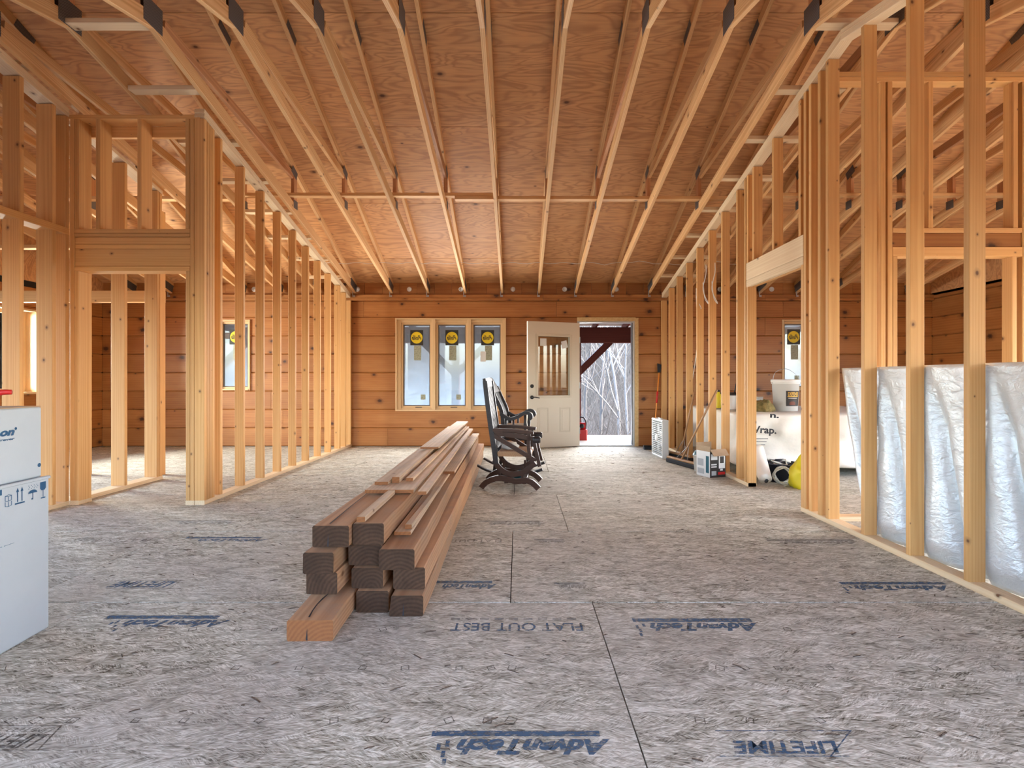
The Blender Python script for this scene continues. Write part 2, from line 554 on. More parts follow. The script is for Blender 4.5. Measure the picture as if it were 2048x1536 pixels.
def prism_x(section, L, name='lumber'):
    """section: list of (y,z) counter-clockwise, extruded along x from -L/2 to L/2"""
    n = len(section)
    v = [(-L / 2, y, z) for y, z in section] + [(L / 2, y, z) for y, z in section]
    f = [(i, (i + 1) % n, n + (i + 1) % n, n + i) for i in range(n)]
    f = [tuple(reversed(q)) for q in f]
    f += [tuple(range(n)), tuple(reversed(range(n, 2 * n)))]
    return mesh_of(v, [tuple(reversed(q)) for q in f], name)


def chamf(w, t, c):
    a, b = w / 2, t / 2
    return [(-a + c, -b), (a - c, -b), (a, -b + c), (a, b - c), (a - c, b), (-a + c, b), (-a, b - c), (-a, -b + c)]


def lumber_mesh(L, w, t, mat, c=0.003):
    key = (round(L, 3), round(w, 3), round(t, 3), mat.name, c)
    if key not in _mesh_cache:
        me = prism_x(chamf(w, t, min(c, w / 4, t / 4)), L)
        me.materials.append(mat)
        _mesh_cache[key] = me
    return _mesh_cache[key]


def lumber(name, p0, p1, w, t, mat, parent=None, up=(0, 0, 1), c=0.003):
    """bar from p0 to p1 (parent space); t is measured along up, w across"""
    p0, p1, up = Vector(p0), Vector(p1), Vector(up)
    d = p1 - p0
    L = d.length
    x = d.normalized()
    y = up.cross(x)
    if y.length < 1e-6:
        y = Vector((0, 1, 0)) if abs(x.y) < 0.9 else Vector((1, 0, 0))
    y.normalize()
    z = x.cross(y)
    m = Matrix((x, y, z)).transposed()
    o = link(name, lumber_mesh(L, w, t, M[mat] if isinstance(mat, str) else mat, c), None, parent, (p0 + p1) / 2)
    o.rotation_mode = 'QUATERNION'
    o.rotation_quaternion = m.to_quaternion()
    return o


def box(name, lo, hi, mat, parent=None, c=0.0):
    """axis-aligned box between two corners in parent space (length axis follows the longest side)"""
    lo, hi = Vector(lo), Vector(hi)
    s = hi - lo
    mid = (lo + hi) / 2
    ax = max(range(3), key=lambda i: s[i])
    d = Vector((0, 0, 0))
    d[ax] = s[ax] / 2
    if ax == 0:
        return lumber(name, mid - d, mid + d, s.y, s.z, mat, parent, (0, 0, 1), c)
    if ax == 1:
        return lumber(name, mid - d, mid + d, s.x, s.z, mat, parent, (0, 0, 1), c)
    return lumber(name, mid - d, mid + d, s.y, s.x, mat, parent, (1, 0, 0), c)


def lathe(profile, seg=24, name='lathe', smooth=True, cap=True):
    v, f = [], []
    for r, z in profile:
        for k in range(seg):
            a = 2 * math.pi * k / seg
            v.append((r * math.cos(a), r * math.sin(a), z))
    for i in range(len(profile) - 1):
        for k in range(seg):
            a, b = i * seg + k, i * seg + (k + 1) % seg
            f.append((a, b, b + seg, a + seg))
    if cap:
        f.append(tuple(reversed(range(seg))))
        f.append(tuple(range((len(profile) - 1) * seg, len(profile) * seg)))
    return mesh_of(v, f, name, smooth)


def tube(points, r, seg=8, name='tube', taper=None, closed=False):
    pts = [Vector(p) for p in points]
    n = len(pts)
    v, f = [], []
    prev = None
    for i, p in enumerate(pts):
        a = pts[max(i - 1, 0)]
        b = pts[min(i + 1, n - 1)]
        t = (b - a).normalized()
        ref = Vector((0, 0, 1)) if abs(t.z) < 0.9 else Vector((1, 0, 0))
        if prev is not None:
            ref = prev
        x = ref - t * ref.dot(t)
        if x.length < 1e-5:
            x = Vector((0, 1, 0)) - t * t.y
        x.normalize()
        prev = x
        y = t.cross(x)
        rr = r if taper is None else r + (taper - r) * i / max(n - 1, 1)
        for k in range(seg):
            an = 2 * math.pi * k / seg
            v.append(p + x * (rr * math.cos(an)) + y * (rr * math.sin(an)))
    for i in range(n - 1):
        for k in range(seg):
            a, b = i * seg + k, i * seg + (k + 1) % seg
            f.append((a, b, b + seg, a + seg))
    f.append(tuple(reversed(range(seg))))
    f.append(tuple(range((n - 1) * seg, n * seg)))
    return mesh_of(v, f, name, True)


def curve_pts(pts, n=20):
    """Catmull-Rom through pts"""
    P = [Vector(p) for p in pts]
    P = [P[0] * 2 - P[1]] + P + [P[-1] * 2 - P[-2]]
    out = []
    segs = len(P) - 3
    for s in range(segs):
        a, b, c, d = P[s:s + 4]
        m = max(2, n // segs)
        for k in range(m + (1 if s == segs - 1 else 0)):
            t = k / m
            out.append(0.5 * ((2 * b) + (c - a) * t + (2 * a - 5 * b + 4 * c - d) * t * t + (3 * b - a - 3 * c + d) * t * t * t))
    return out


def ribbon(pts2, thick, width, name='ribbon', n=20):
    """solid bent board: centre line of (x,z) points, thickness in plane (number or list start/end), width along y"""
    P = curve_pts([(x, 0, z) for x, z in pts2], n)
    v, f = [], []
    N = len(P)
    for i, p in enumerate(P):
        t = (P[min(i + 1, N - 1)] - P[max(i - 1, 0)]).normalized()
        nn = Vector((-t.z, 0, t.x))
        th = thick if isinstance(thick, (int, float)) else thick[0] + (thick[1] - thick[0]) * i / (N - 1)
        for sy, sn in ((-1, -1), (1, -1), (1, 1), (-1, 1)):
            v.append(p + nn * (sn * th / 2) + Vector((0, sy * width / 2, 0)))
    for i in range(N - 1):
        for k in range(4):
            a, b = i * 4 + k, i * 4 + (k + 1) % 4
            f.append((a, b, b + 4, a + 4))
    f.append((3, 2, 1, 0))
    f.append(tuple((N - 1) * 4 + k for k in range(4)))
    return mesh_of(v, f, name)


def text_mesh(s, height, bold=0.0, shear=0.0, mirror=False):
    cu = bpy.data.curves.new('txt', 'FONT')
    cu.body = s
    cu.size = 1.0
    cu.offset = bold
    cu.shear = shear
    cu.resolution_u = 3
    cu.align_x = 'LEFT'
    ob = bpy.data.objects.new('txt', cu)
    COL.objects.link(ob)
    dg = bpy.context.evaluated_depsgraph_get()
    me = bpy.data.meshes.new_from_object(ob.evaluated_get(dg))
    bpy.data.objects.remove(ob)
    bpy.data.curves.remove(cu)
    xs = [v.co.x for v in me.vertices]
    ys = [v.co.y for v in me.vertices]
    x0, x1, y0, y1 = min(xs), max(xs), min(ys), max(ys)
    k = height / (y1 - y0)
    for v in me.vertices:
        v.co.x = (v.co.x - (x0 + x1) / 2) * k * (-1 if mirror else 1)
        v.co.y = (v.co.y - (y0 + y1) / 2) * k
        v.co.z = 0
    me.materials.clear()
    return me


def fit_width(me, w):
    xs = [v.co.x for v in me.vertices]
    k = w / (max(xs) - min(xs))
    for v in me.vertices:
        v.co.x *= k
    return me


# ------------------------------------------------------------------ dimensions of the place
YW = 8.67                      # inner face of the far wall
XL, XR = -6.90, 6.87           # end walls
YF = -1.0                      # wall behind the camera
YRIDGE = 3.84
BZ, BS = 2.53, 0.239           # underside of the lower chords at the far wall, slope
TZ, TS = 2.727, 0.41           # underside of the roof sheathing


def zb(Y):
    d = abs(Y - YRIDGE)
    return BZ + BS * ((YW - YRIDGE) - d)


def zt(Y):
    d = abs(Y - YRIDGE)
    return TZ + TS * ((YW - YRIDGE) - d)


# ------------------------------------------------------------------ floor
floor = link('floor', mesh_of([(XL, YF, -0.05), (XR, YF, -0.05), (XR, YW, -0.05), (XL, YW, -0.05),
                               (XL, YF, -0.02), (XR, YF, -0.02), (XR, YW, -0.02), (XL, YW, -0.02)],
                              [(3, 2, 1, 0), (4, 5, 6, 7), (0, 1, 5, 4), (1, 2, 6, 5), (2, 3, 7, 6), (3, 0, 4, 7)]), M['dark'])
tag(floor, 'grey weathered strand-board subfloor with dark panel seams and blue ink', 'floor', kind='structure')
PW, PH = 2.4384, 1.2175
rows = [2.583 + PH * k for k in range(-3, 6)]
for ri in range(len(rows) - 1):
    y0, y1 = max(rows[ri], YF), min(rows[ri + 1], YW)
    off = 0.367 if (ri % 2 == 0) else -0.037
    k = math.floor((XL - off) / PW)
    while off + k * PW < XR:
        x0, x1 = max(off + k * PW, XL), min(off + (k + 1) * PW, XR)
        k += 1
        if x1 - x0 < 0.05:
            continue
        box('floor_panel', (x0 + 0.0025, y0 + 0.0045, -0.019), (x1 - 0.0025, y1 - 0.0045, 0.0), 'osb', floor, 0.001)

# printed lettering on the floor (upside down as seen from here)


def floor_text(s, x0, x1, y0, y1, mat, bold=0.02, shear=0.25):
    a, b = Fl(x0, (y0 + y1) / 2), Fl(x1, (y0 + y1) / 2)
    h = Fl(x0, y0).y - Fl(x0, y1).y
    me = fit_width(text_mesh(s, h, bold, shear), b.x - a.x)
    c = (a + b) / 2
    yc = (Fl(x0, y0).y + Fl(x0, y1).y) / 2
    return link('lettering', me, M[mat], floor, (c.x, yc, 0.0008), (0, 0, math.pi))


def floor_bar(x0, x1, y0, y1, mat):
    ym = (y0 + y1) / 2
    a, b = Fl(x0, ym), Fl(x1, ym)
    ya, yb = Fl(x0, y1).y, Fl(x0, y0).y
    return link('printed_bar', mesh_of([(a.x, ya, 0), (b.x, ya, 0), (b.x, yb, 0), (a.x, yb, 0)], [(0, 1, 2, 3)]), M[mat], floor, (0, 0, 0.0008))


def advantech(x0, x1, yb0, yb1, yt0, yt1, mat, tail=True):
    floor_bar(x0 - 2, x1 - (x1 - x0) * 0.07, yb0, yb1, mat)
    xa = x0 + (x1 - x0) * 0.13
    floor_text('AdvanTech', xa, x1, yt0, yt1, mat, 0.05, 0.35)
    if tail:
        w = (x1 - x0)
        for i, (u, vv) in enumerate(((0.07, 0.1), (0.02, 0.3), (0.045, 0.75), (0.05, 1.25))):
            yy = yt0 + (yt1 - yt0) * vv
            floor_bar(x0 + w * u, x0 + w * (u + 0.022), yy, yy + (yt1 - yt0) * 0.4, mat)


advantech(866, 1224, 1462, 1473, 1478, 1510, 'ink_blue')
floor_text('FLAT OUT BEST', 902, 1165, 1246, 1262, 'ink_blue', 0.01, 0.0)
for k in range(9):
    floor_bar(902 + k * 29, 920 + k * 29, 1236, 1240, 'ink_faint')
advantech(1267, 1520, 1237, 1244, 1246, 1262, 'ink_blue')
advantech(215, 455, 1231, 1238, 1240, 1254, 'ink_blue')
advantech(868, 993, 1162, 1167, 1168, 1178, 'ink_blue', False)
advantech(1682, 1903, 1164, 1169, 1171, 1181, 'ink_blue')
advantech(1110, 1175, 1165, 1169, 1170, 1178, 'ink_faint', False)
advantech(340, 475, 1041, 1043, 1044, 1048, 'ink_faint', False)
advantech(375, 535, 1074, 1077, 1078, 1083, 'ink_blue', False)
advantech(960, 1095, 1042, 1044, 1045, 1050, 'ink_faint', False)
advantech(1070, 1132, 1078, 1081, 1082, 1086, 'ink_faint', False)
advantech(1535, 1720, 1079, 1082, 1083, 1088, 'ink_faint', False)
floor_text('FLAT OUT', 905, 1003, 1079, 1085, 'ink_faint', 0.01, 0.0)
floor_text('FLAT OUT BEST', 130, 300, 1077, 1084, 'ink_faint', 0.01, 0.0)
floor_text('LIFETIME', 222, 345, 1163, 1175, 'ink_blue', 0.03, 0.3)
floor_text('LIFETIME', 1462, 1680, 1482, 1508, 'ink_blue', 0.03, 0.3)
floor_text('LIFETIME', -70, 82, 1468, 1496, 'ink_dark', 0.03, 0.3)
floor_text('LIMITED', 15, 108, 1456, 1464, 'ink_dark', 0.0, 0.3)


def floor_frame(x0, x1, y0, y1, sk, mat):
    for ya in (y0, y1):
        floor_bar(x0, x1, ya, ya + max(1.2, (y1 - y0) * 0.03), mat)
    a, b = Fl(x1, y0), Fl(x1 - sk, y1)
    t = 0.006
    link('printed_bar', mesh_of([(a.x, a.y, 0), (a.x + t, a.y, 0), (b.x + t, b.y, 0), (b.x, b.y, 0)], [(3, 2, 1, 0)]), M[mat], floor, (0, 0, 0.0008))


floor_frame(-60, 122, 1451, 1500, 48, 'ink_dark')
floor_frame(1430, 1700, 1461, 1512, 40, 'ink_blue')
floor_frame(212, 362, 1160, 1177, 24, 'ink_faint')
# nail line boxes
sq = None
for (yy, xs) in ((1441, (22, 72, 146, 272, 368, 518, 668, 772, 898, 975, 1022, 1400, 1500, 1640)), (1336, (178, 218, 283, 390, 472, 598, 725, 810, 918, 982, 1024, 1440, 1490, 1555, 1660, 1870, 1995)),
                 (1259, (292, 326, 385, 476, 549, 766, 1575, 1650, 1760, 1870)), (1204, (1025, 1190, 1512, 1672))):
    for x in xs:
        s = random.uniform(0.012, 0.017)
        p = Fl(x, yy)
        tw = 0.0035
        o = s - tw
        if sq is None or random.random() < 0.3:
            pass
        me = mesh_of([(-s, -s, 0), (s, -s, 0), (s, s, 0), (-s, s, 0), (-o, -o, 0), (o, -o, 0), (o, o, 0), (-o, o, 0)],
                     [(0, 1, 5, 4), (1, 2, 6, 5), (2, 3, 7, 6), (3, 0, 4, 7)])
        link('nail_mark', me, M['ink_dark'], floor, (p.x, p.y, 0.0008), (0, 0, random.uniform(-0.5, 0.5)))
# debris: loose chips and splinters swept about the floor
dv, df = [], []
for i in range(420):
    if random.random() < 0.6:
        x, y = random.uniform(-2.7, 2.3), random.uniform(3.2, 8.5)
    else:
        x, y = random.uniform(-2.6, 2.3), random.uniform(1.4, 4.0)
    if x < -2.0 and y < 2.5 or -0.2 < x < 0.2 and 5.6 < y < 6.0 or -1.05 < x < -0.4 and y > 2.1 or x > 1.9 and 6.3 < y < 7.9:
        continue
    L, w, a = random.uniform(0.006, 0.03), random.uniform(0.001, 0.0035), random.uniform(-0.9, 0.9)
    c, s = math.cos(a), math.sin(a)
    b0 = len(dv)
    for ux, uy in ((-L, -w), (L, -w), (L, w), (-L, w)):
        dv.append((x + ux * c - uy * s, y + ux * s + uy * c, 0.0015))
    dv.append((x, y, 0.005))
    df += [(b0, b0 + 1, b0 + 4), (b0 + 1, b0 + 2, b0 + 4), (b0 + 2, b0 + 3, b0 + 4), (b0 + 3, b0, b0 + 4)]
tag(link('sawdust_debris', mesh_of(dv, df), plain('dark_splinters', (0.10, 0.07, 0.05), 0.9)), 'tiny dark wood splinters and dirt scattered over the subfloor', 'debris', kind='stuff')

# ------------------------------------------------------------------ board walls
BH = 0.3055


def board_piece(rects, z0, z1, T=0.045, c=0.012):
    """one siding board (local: x along, y outwards from the room, z up) made of coplanar rectangles inside row z0..z1"""
    v, f = [], []
    for (xa, xb, za, zc) in rects:
        cb = c if abs(za - z0) < 1e-4 else 0
        ct = c if abs(zc - z1) < 1e-4 else 0
        sec = [(T, za), (T, zc)]
        if ct:
            sec += [(ct, zc - 0.001), (0.0, zc - ct)]
        else:
            sec += [(0.0, zc)]
        if cb:
            sec += [(0.0, za + cb), (cb, za + 0.001)]
        else:
            sec += [(0.0, za)]
        n = len(sec)
        b0 = len(v)
        v += [(xa, y, z) for y, z in sec] + [(xb, y, z) for y, z in sec]
        f += [(b0 + i, b0 + (i + 1) % n, b0 + n + (i + 1) % n, b0 + n + i) for i in range(n)]
        f += [tuple(b0 + i for i in reversed(range(n))), tuple(b0 + n + i for i in range(n))]
    return mesh_of(v, f, 'board')


def board_wall(parent, x0, x1, ztop, openings, joints, rotz=0.0, origin=(0, 0, 0), seed=1):
    rr = random.Random(seed)
    row = 0
    z = 0.0
    while z < ztop - 0.02:
        z1 = min(z + BH, ztop)
        cuts = sorted([x0] + [j for j in joints.get(row, []) if x0 < j < x1] + [x1])
        for a, b in zip(cuts[:-1], cuts[1:]):
            # split on openings
            segs = [(a + 0.0015, b - 0.0015)]
            pieces = []          # groups of rects
            ops = [o for o in openings if o[0] < b and o[1] > a and o[2] < z1 and o[3] > z]
            xs = sorted(set([a + 0.0015, b - 0.0015] + [min(max(o[0], a), b) for o in ops] + [min(max(o[1], a), b) for o in ops]))
            rects, cur = [], []
            for xa, xb in zip(xs[:-1], xs[1:]):
                if xb - xa < 1e-4:
                    continue
                mid = (xa + xb) / 2
                o = [q for q in ops if q[0] <= mid <= q[1]]
                if not o:
                    cur.append((xa, xb, z, z1))
                else:
                    o = o[0]
                    part = []
                    if o[2] > z + 1e-4:
                        part.append((xa, xb, z, o[2]))
                    if o[3] < z1 - 1e-4:
                        part.append((xa, xb, o[3], z1))
                    if part:
                        cur += part
                    else:
                        if cur:
                            pieces.append(cur)
                        cur = []
            if cur:
                pieces.append(cur)
            for pc in pieces:
                cxm = (min(p[0] for p in pc) + max(p[1] for p in pc)) / 2
                pc = [(p[0] - cxm, p[1] - cxm, p[2] - z, p[3] - z) for p in pc]
                me = board_piece(pc, 0.0, z1 - z)
                loc = Matrix.Rotation(rotz, 4, 'Z') @ Vector((cxm, 0, z)) + Vector(origin)
                link('board', me, M['siding'], parent, loc, (0, 0, rotz))
        z = z1
        row += 1


WIN3 = (-2.03, -0.20, 0.585, 2.125)      # rough openings: x0,x1,z0,z1
WINL = (-4.98, -4.44, 0.93, 2.10)
WINR = (4.38, 5.25, 0.93, 2.10)
DOOR = (0.985, 1.99, 0.0, 2.075)

wall_back = empty('wall_back')
tag(wall_back, 'far wall of wide honey-coloured knotty pine boards with windows and door', 'wall', kind='structure')
joints = {0: [-2.16, 4.9, -5.4], 1: [3.4, -3.9], 2: [-4.1, 2.9], 3: [-3.2, 5.6], 4: [3.1], 5: [-5.9, 3.7], 6: [-3.5, 4.1], 7: [-2.56, 0.64, 4.4, -5.0]}
board_wall(wall_back, XL, XR, 2.415, [WIN3, WINL, WINR, DOOR], joints, 0.0, (0, YW, 0))
# solid backing (outer sheathing) around the openings
xs_o = [XL - 0.2, WINL[0], WINL[1], WIN3[0], WIN3[1], DOOR[0], DOOR[1], WINR[0], WINR[1], XR + 0.2]
for i in range(0, 10, 2):
    box('sheathing', (xs_o[i], YW + 0.045, -0.3), (xs_o[i + 1], YW + 0.16, 2.75), 'dark', wall_back)
for o in (WINL, WIN3, DOOR, WINR):
    box('sheathing', (o[0], YW + 0.045, o[3]), (o[1], YW + 0.16, 2.75), 'dark', wall_back)
    if o[2] > 0:
        box('sheathing', (o[0], YW + 0.045, -0.3), (o[1], YW + 0.16, o[2]), 'dark', wall_back)
# ledger (two flat plates) and upright boards above it
x = XL
while x < XR:
    x2 = min(x + 3.66, XR)
    box('ledger', (x + 0.002, YW - 0.05, 2.412), (x2 - 0.002, YW + 0.045, 2.452), 'siding', wall_back, 0.003)
    box('ledger', (x + 0.002, YW - 0.04, 2.454), (x2 - 0.002, YW + 0.045, 2.512), 'siding', wall_back, 0.003)
    x = x2
x = XL
k = 0
while x < XR:
    x2 = min(x + 0.29, XR)
    box('upright_board', (x + 0.0015, YW + 0.025, 2.512), (x2 - 0.0015, YW + 0.045, 2.74), 'siding', wall_back, 0.003)
    x = x2
vent = lathe([(0.0005, 0.0), (0.026, 0.0), (0.030, 0.006), (0.040, 0.004), (0.040, -0.004), (0.0005, -0.004)], 20, 'vent', True, False)
vx = (714.5 - CX) / 120.5 - 0.861 * 5
while vx < XR - 0.2:
    if vx > XL + 0.2:
        link('vent_daylight_disc', vent, M['white'], wall_back, (vx, YW + 0.022, 2.61), (R(90), 0, 0))  # white disc paints the daylight showing through a round vent hole
    vx += 0.861

wall_left_end = empty('wall_left_end')
tag(wall_left_end, 'end wall of knotty pine boards behind the studs, far left', 'wall', kind='structure')
WEL = (6.25, 7.52, 0.90, 2.10)
EWO = (0.2, 5.4, 0.25, 2.3)  # added openings in the unseen stretch of both end walls, for side skylight
board_wall(wall_left_end, YF, YW, 2.415, [WEL, EWO], {1: [5.0, 2.0], 3: [4.1], 5: [5.6], 0: [3.3], 6: [4.8]}, R(90), (XL, 0, 0))
for a, b, c, d in ((YF, EWO[0], -0.3, 2.75), (EWO[1], WEL[0], -0.3, 2.75), (EWO[0], EWO[1], EWO[3], 2.75), (EWO[0], EWO[1], -0.3, EWO[2]), (WEL[1], YW + 0.2, -0.3, 2.75), (WEL[0], WEL[1], WEL[3], 2.75), (WEL[0], WEL[1], -0.3, WEL[2])):
    box('sheathing', (XL - 0.24, a, c), (XL - 0.045, b, d), 'dark', wall_left_end)
wall_right_end = empty('wall_right_end')
tag(wall_right_end, 'end wall of dark honey pine boards beyond the foil, far right', 'wall', kind='structure')
board_wall(wall_right_end, -YW, -YF, 2.55, [(-EWO[1], -EWO[0], EWO[2], EWO[3])], {1: [-5.0, -2.0], 3: [-6.1], 5: [-5.6], 0: [-3.3], 6: [-4.8]}, R(-90), (XR, 0, 0))
for a, b, c, d in ((YF, EWO[0], -0.3, 2.75), (EWO[1], YW + 0.2, -0.3, 2.75), (EWO[0], EWO[1], EWO[3], 2.75), (EWO[0], EWO[1], -0.3, EWO[2])):
    box('sheathing', (XR + 0.045, a, c), (XR + 0.16, b, d), 'dark', wall_right_end)
for wl, xx in ((wall_left_end, XL), (wall_right_end, XR)):
    s = 0.02 if xx > 0 else -0.02
    v = [(xx, YF - 0.2, 2.5), (xx, YW + 0.2, 2.5), (xx, YW + 0.2, zt(YW + 0.2) + 0.03), (xx, YRIDGE, zt(YRIDGE) + 0.03), (xx, YF - 0.2, zt(YF - 0.2) + 0.03)]
    v += [(p[0] + s, p[1], p[2]) for p in v]
    f = [(0, 1, 2, 3, 4), (9, 8, 7, 6, 5)] + [(i, (i + 1) % 5, (i + 1) % 5 + 5, i + 5) for i in range(5)]
    link('gable_sheathing', mesh_of(v, f), M['ply'], wl)
# wall behind the camera: openings added out of view to let sky light in
wall_front = empty('wall_front')
tag(wall_front, 'wall behind the viewer with wide added openings that let sky light in', 'wall', kind='structure')
FO = [(-6.2, -3.9), (-2.6, -0.6), (0.6, 2.6), (3.9, 6.2)]
xp = XL - 0.2
for a, b in FO + [(XR + 0.2, XR + 0.2)]:
    box('sheathing', (xp, YF - 0.14, -0.3), (a, YF, 2.75), 'siding', wall_front)
    if b > a:
        box('sheathing', (a, YF - 0.14, 2.4), (b, YF, 2.75), 'siding', wall_front)
        box('sheathing', (a, YF - 0.14, -0.3), (b, YF, 0.45), 'siding', wall_front)
    xp = b

# ------------------------------------------------------------------ roof: sheathing and trusses
ceiling = link('ceiling', mesh_of(
    [(XL - 0.5, YW + 0.7, zt(YW + 0.7) + 0.03), (XR + 0.5, YW + 0.7, zt(YW + 0.7) + 0.03), (XR + 0.5, YRIDGE, zt(YRIDGE) + 0.03), (XL - 0.5, YRIDGE, zt(YRIDGE) + 0.03),
     (XL - 0.5, YF - 0.7, zt(YF - 0.7) + 0.03), (XR + 0.5, YF - 0.7, zt(YF - 0.7) + 0.03)] +
    [(XL - 0.5, YW + 0.7, zt(YW + 0.7) + 0.05), (XR + 0.5, YW + 0.7, zt(YW + 0.7) + 0.05), (XR + 0.5, YRIDGE, zt(YRIDGE) + 0.06), (XL - 0.5, YRIDGE, zt(YRIDGE) + 0.06),
     (XL - 0.5, YF - 0.7, zt(YF - 0.7) + 0.05), (XR + 0.5, YF - 0.7, zt(YF - 0.7) + 0.05)],
    [(0, 1, 2, 3), (3, 2, 5, 4), (9, 8, 7, 6), (10, 11, 8, 9), (0, 6, 7, 1), (4, 5, 11, 10), (1, 7, 8, 2), (2, 8, 11, 5), (3, 9, 6, 0), (4, 10, 9, 3)]), M['shingle'])
tag(ceiling, 'open pitched ceiling of reddish plywood over bare roof trusses', 'ceiling', kind='structure')
sl = math.sqrt(1 + TS * TS)
ypan = [YRIDGE, 4.66, 5.795, 6.93, 8.06, YW + 0.6]
ang = math.atan(TS)
TX0, TSP = -0.262, 0.6096
for side in (1, -1):
    for i in range(len(ypan) - 1):
        ya, yb_ = ypan[i], ypan[i + 1]
        off = TX0 + TSP * (2 if i % 2 else 0)
        k = math.floor((XL - off) / PW)
        while off + k * PW < XR:
            x0, x1 = max(off + k * PW, XL), min(off + (k + 1) * PW, XR)
            k += 1
            if x1 - x0 < 0.05:
                continue
            W = (yb_ - ya) * sl - 0.004
            key = ('roofp', round(x1 - x0, 3), round(W, 3))
            if key not in _mesh_cache:
                me = prism_x(chamf(W, 0.012, 0.001), x1 - x0 - 0.004)
                me.materials.append(M['ply'])
                _mesh_cache[key] = me
            ym = (ya + yb_) / 2
            zm = zt(ym) + 0.006
            yy = ym if side == 1 else 2 * YRIDGE - ym
            link('roof_panel', _mesh_cache[key], None, ceiling, ((x0 + x1) / 2, yy, zm), (-ang if side == 1 else ang, 0, 0))

truss_x = []
x = TX0 - TSP * 20
while x < XR - 0.05:
    if x > XL + 0.05:
        truss_x.append(x)
    x += TSP
HC = 0.089
VT = 0.038


def chord_pts(Ya, Yb, fz, off, x=0.0):
    return (x, Ya, fz(Ya) + off), (x, Yb, fz(Yb) + off)


def plate(tr, Y, z, w, h, rx, side):
    me_key = ('gus', w, h)
    if me_key not in _mesh_cache:
        mm = prism_x(chamf(h, 0.0016, 0.0003), w)
        mm.materials.append(M['plate'])
        _mesh_cache[me_key] = mm
    o = link('nail_plate', _mesh_cache[me_key], None, tr, (side * (VT / 2 + 0.001), Y, z))
    m = Matrix.Rotation(rx, 4, 'X') @ Matrix(((0, 0, 1, 0), (1, 0, 0, 0), (0, 1, 0, 0), (0, 0, 0, 1)))
    o.rotation_euler = m.to_euler()
    return o


cb, ct = math.cos(math.atan(BS)), math.cos(math.atan(TS))
BC = 0.115                        # lower chord depth
for wi, tx in enumerate(truss_x):
    tr = empty('roof_truss', (tx, 0, 0), 0, ceiling)
    near_view = -4.6 < tx < 4.6
    for sgn in (1, -1):
        my = lambda Y: Y if sgn == 1 else 2 * YRIDGE - Y
        ob = BC / cb / 2
        a, b = chord_pts(YRIDGE, YW, zb, ob)
        lumber('bottom_chord', (0, my(a[1]), a[2]), (0, my(b[1]), b[2]), VT, BC, 'truss', tr)
        ot = -HC / ct / 2 - 0.001
        a, b = chord_pts(YRIDGE, YW + 0.5, zt, ot)
        lumber('top_chord', (0, my(a[1]), a[2]), (0, my(b[1]), b[2]), VT, HC, 'truss', tr)
        Yv = 6.3
        lumber('web', (0, my(Yv), zb(Yv) + BC), (0, my(Yv), zt(Yv) - HC), HC, VT, 'web', tr, (1, 0, 0))
        wa, wb = zt(Yv) - HC - 0.06, zb(4.15) + BC / cb + 0.043
        wc = wb + (wb - wa) / (4.15 - (Yv - 0.06)) * (3.97 - 4.15)
        lumber('web', (0, my(Yv - 0.06), wa), (0, my(3.97), wc), VT - 0.002, HC, 'truss' if wi % 3 else 'web', tr)
        for sd in (1, -1):
            plate(tr, my(Yv - 0.03), zt(Yv) - HC - 0.02, 0.15, 0.10, 0.4 * -sgn, sd)
            plate(tr, my(Yv), zb(Yv) + BC, 0.11, 0.10, 0.0, sd)
            plate(tr, my(YW - 0.14), zb(YW - 0.14) + BC * 0.75, 0.30, 0.12, -math.atan(BS + 0.06) * sgn, sd)
            plate(tr, my(4.78), zt(4.78) - HC / 2, 0.2, 0.085, -math.atan(TS) * sgn, sd)
    lumber('king_post', (0, YRIDGE, zb(YRIDGE) + BC), (0, YRIDGE, zt(YRIDGE) - HC), HC, VT, 'web', tr, (1, 0, 0))
    for sd in (1, -1):
        plate(tr, YRIDGE, zb(YRIDGE) + 0.10, 0.20, 0.19, 0.0, sd)
    # clip holding the heel to the ledger
    box('hurricane_clip', (-0.03, YW - 0.062, 2.47), (-0.018, YW - 0.05, 2.56), 'metal', tr)
    box('hurricane_clip', (-0.03, YW - 0.056, 2.47), (0.012, YW - 0.051, 2.50), 'metal', tr)

# lateral runners on the lower chords
yr = 6.235
for (xa, xb, dz) in ((XL + 0.03, -3.4, 0.0), (-3.75, -0.27, 0.04), (-0.75, 2.9, 0.0), (2.5, XR - 0.03, 0.04)):
    zr = zb(yr - 0.045) + BC / cb + 0.021 + dz
    lumber('runner', (xa, yr, zr), (xb, yr, zr), 0.089, 0.038, 'truss', ceiling)
# thin cable threaded along the trusses near the eave
pts = []
for i in range(61):
    xx = -2.9 + i * 0.105
    pts.append((xx, 7.86, zb(7.86) + BC + 0.02 + 0.012 * math.sin(i * 1.7) + (0.02 * math.sin(i * 0.6) if xx > 1.2 else 0)))
link('cable', tube(pts, 0.004, 6), M['wire'], ceiling)

# ------------------------------------------------------------------ partition framing
S15, S35, S55 = 0.038, 0.089, 0.14


def frame_wall(name, label, x0, x1):
    w = empty(name)
    tag(w, label, 'wall frame', kind='structure')
    return w


def stud_y(w, x0, x1, ya, yb_, z0, z1, mat='stud'):
    return box('stud', (x0, ya, z0), (x1, yb_, z1), mat, w, 0.003)


def sloped_plate(w, x0, x1, ya, yb_, drop, mat='pale', t=0.038, name='top_plate'):
    """plate following the underside of the trusses; ridge handled by splitting"""
    segs = [(ya, yb_)] if (ya - YRIDGE) * (yb_ - YRIDGE) >= 0 else [(ya, YRIDGE), (YRIDGE, yb_)]
    for a, b in segs:
        lumber(name, ((x0 + x1) / 2, a, zb(a) - drop - t / 2), ((x0 + x1) / 2, b, zb(b) - drop - t / 2), x1 - x0, t, mat, w)


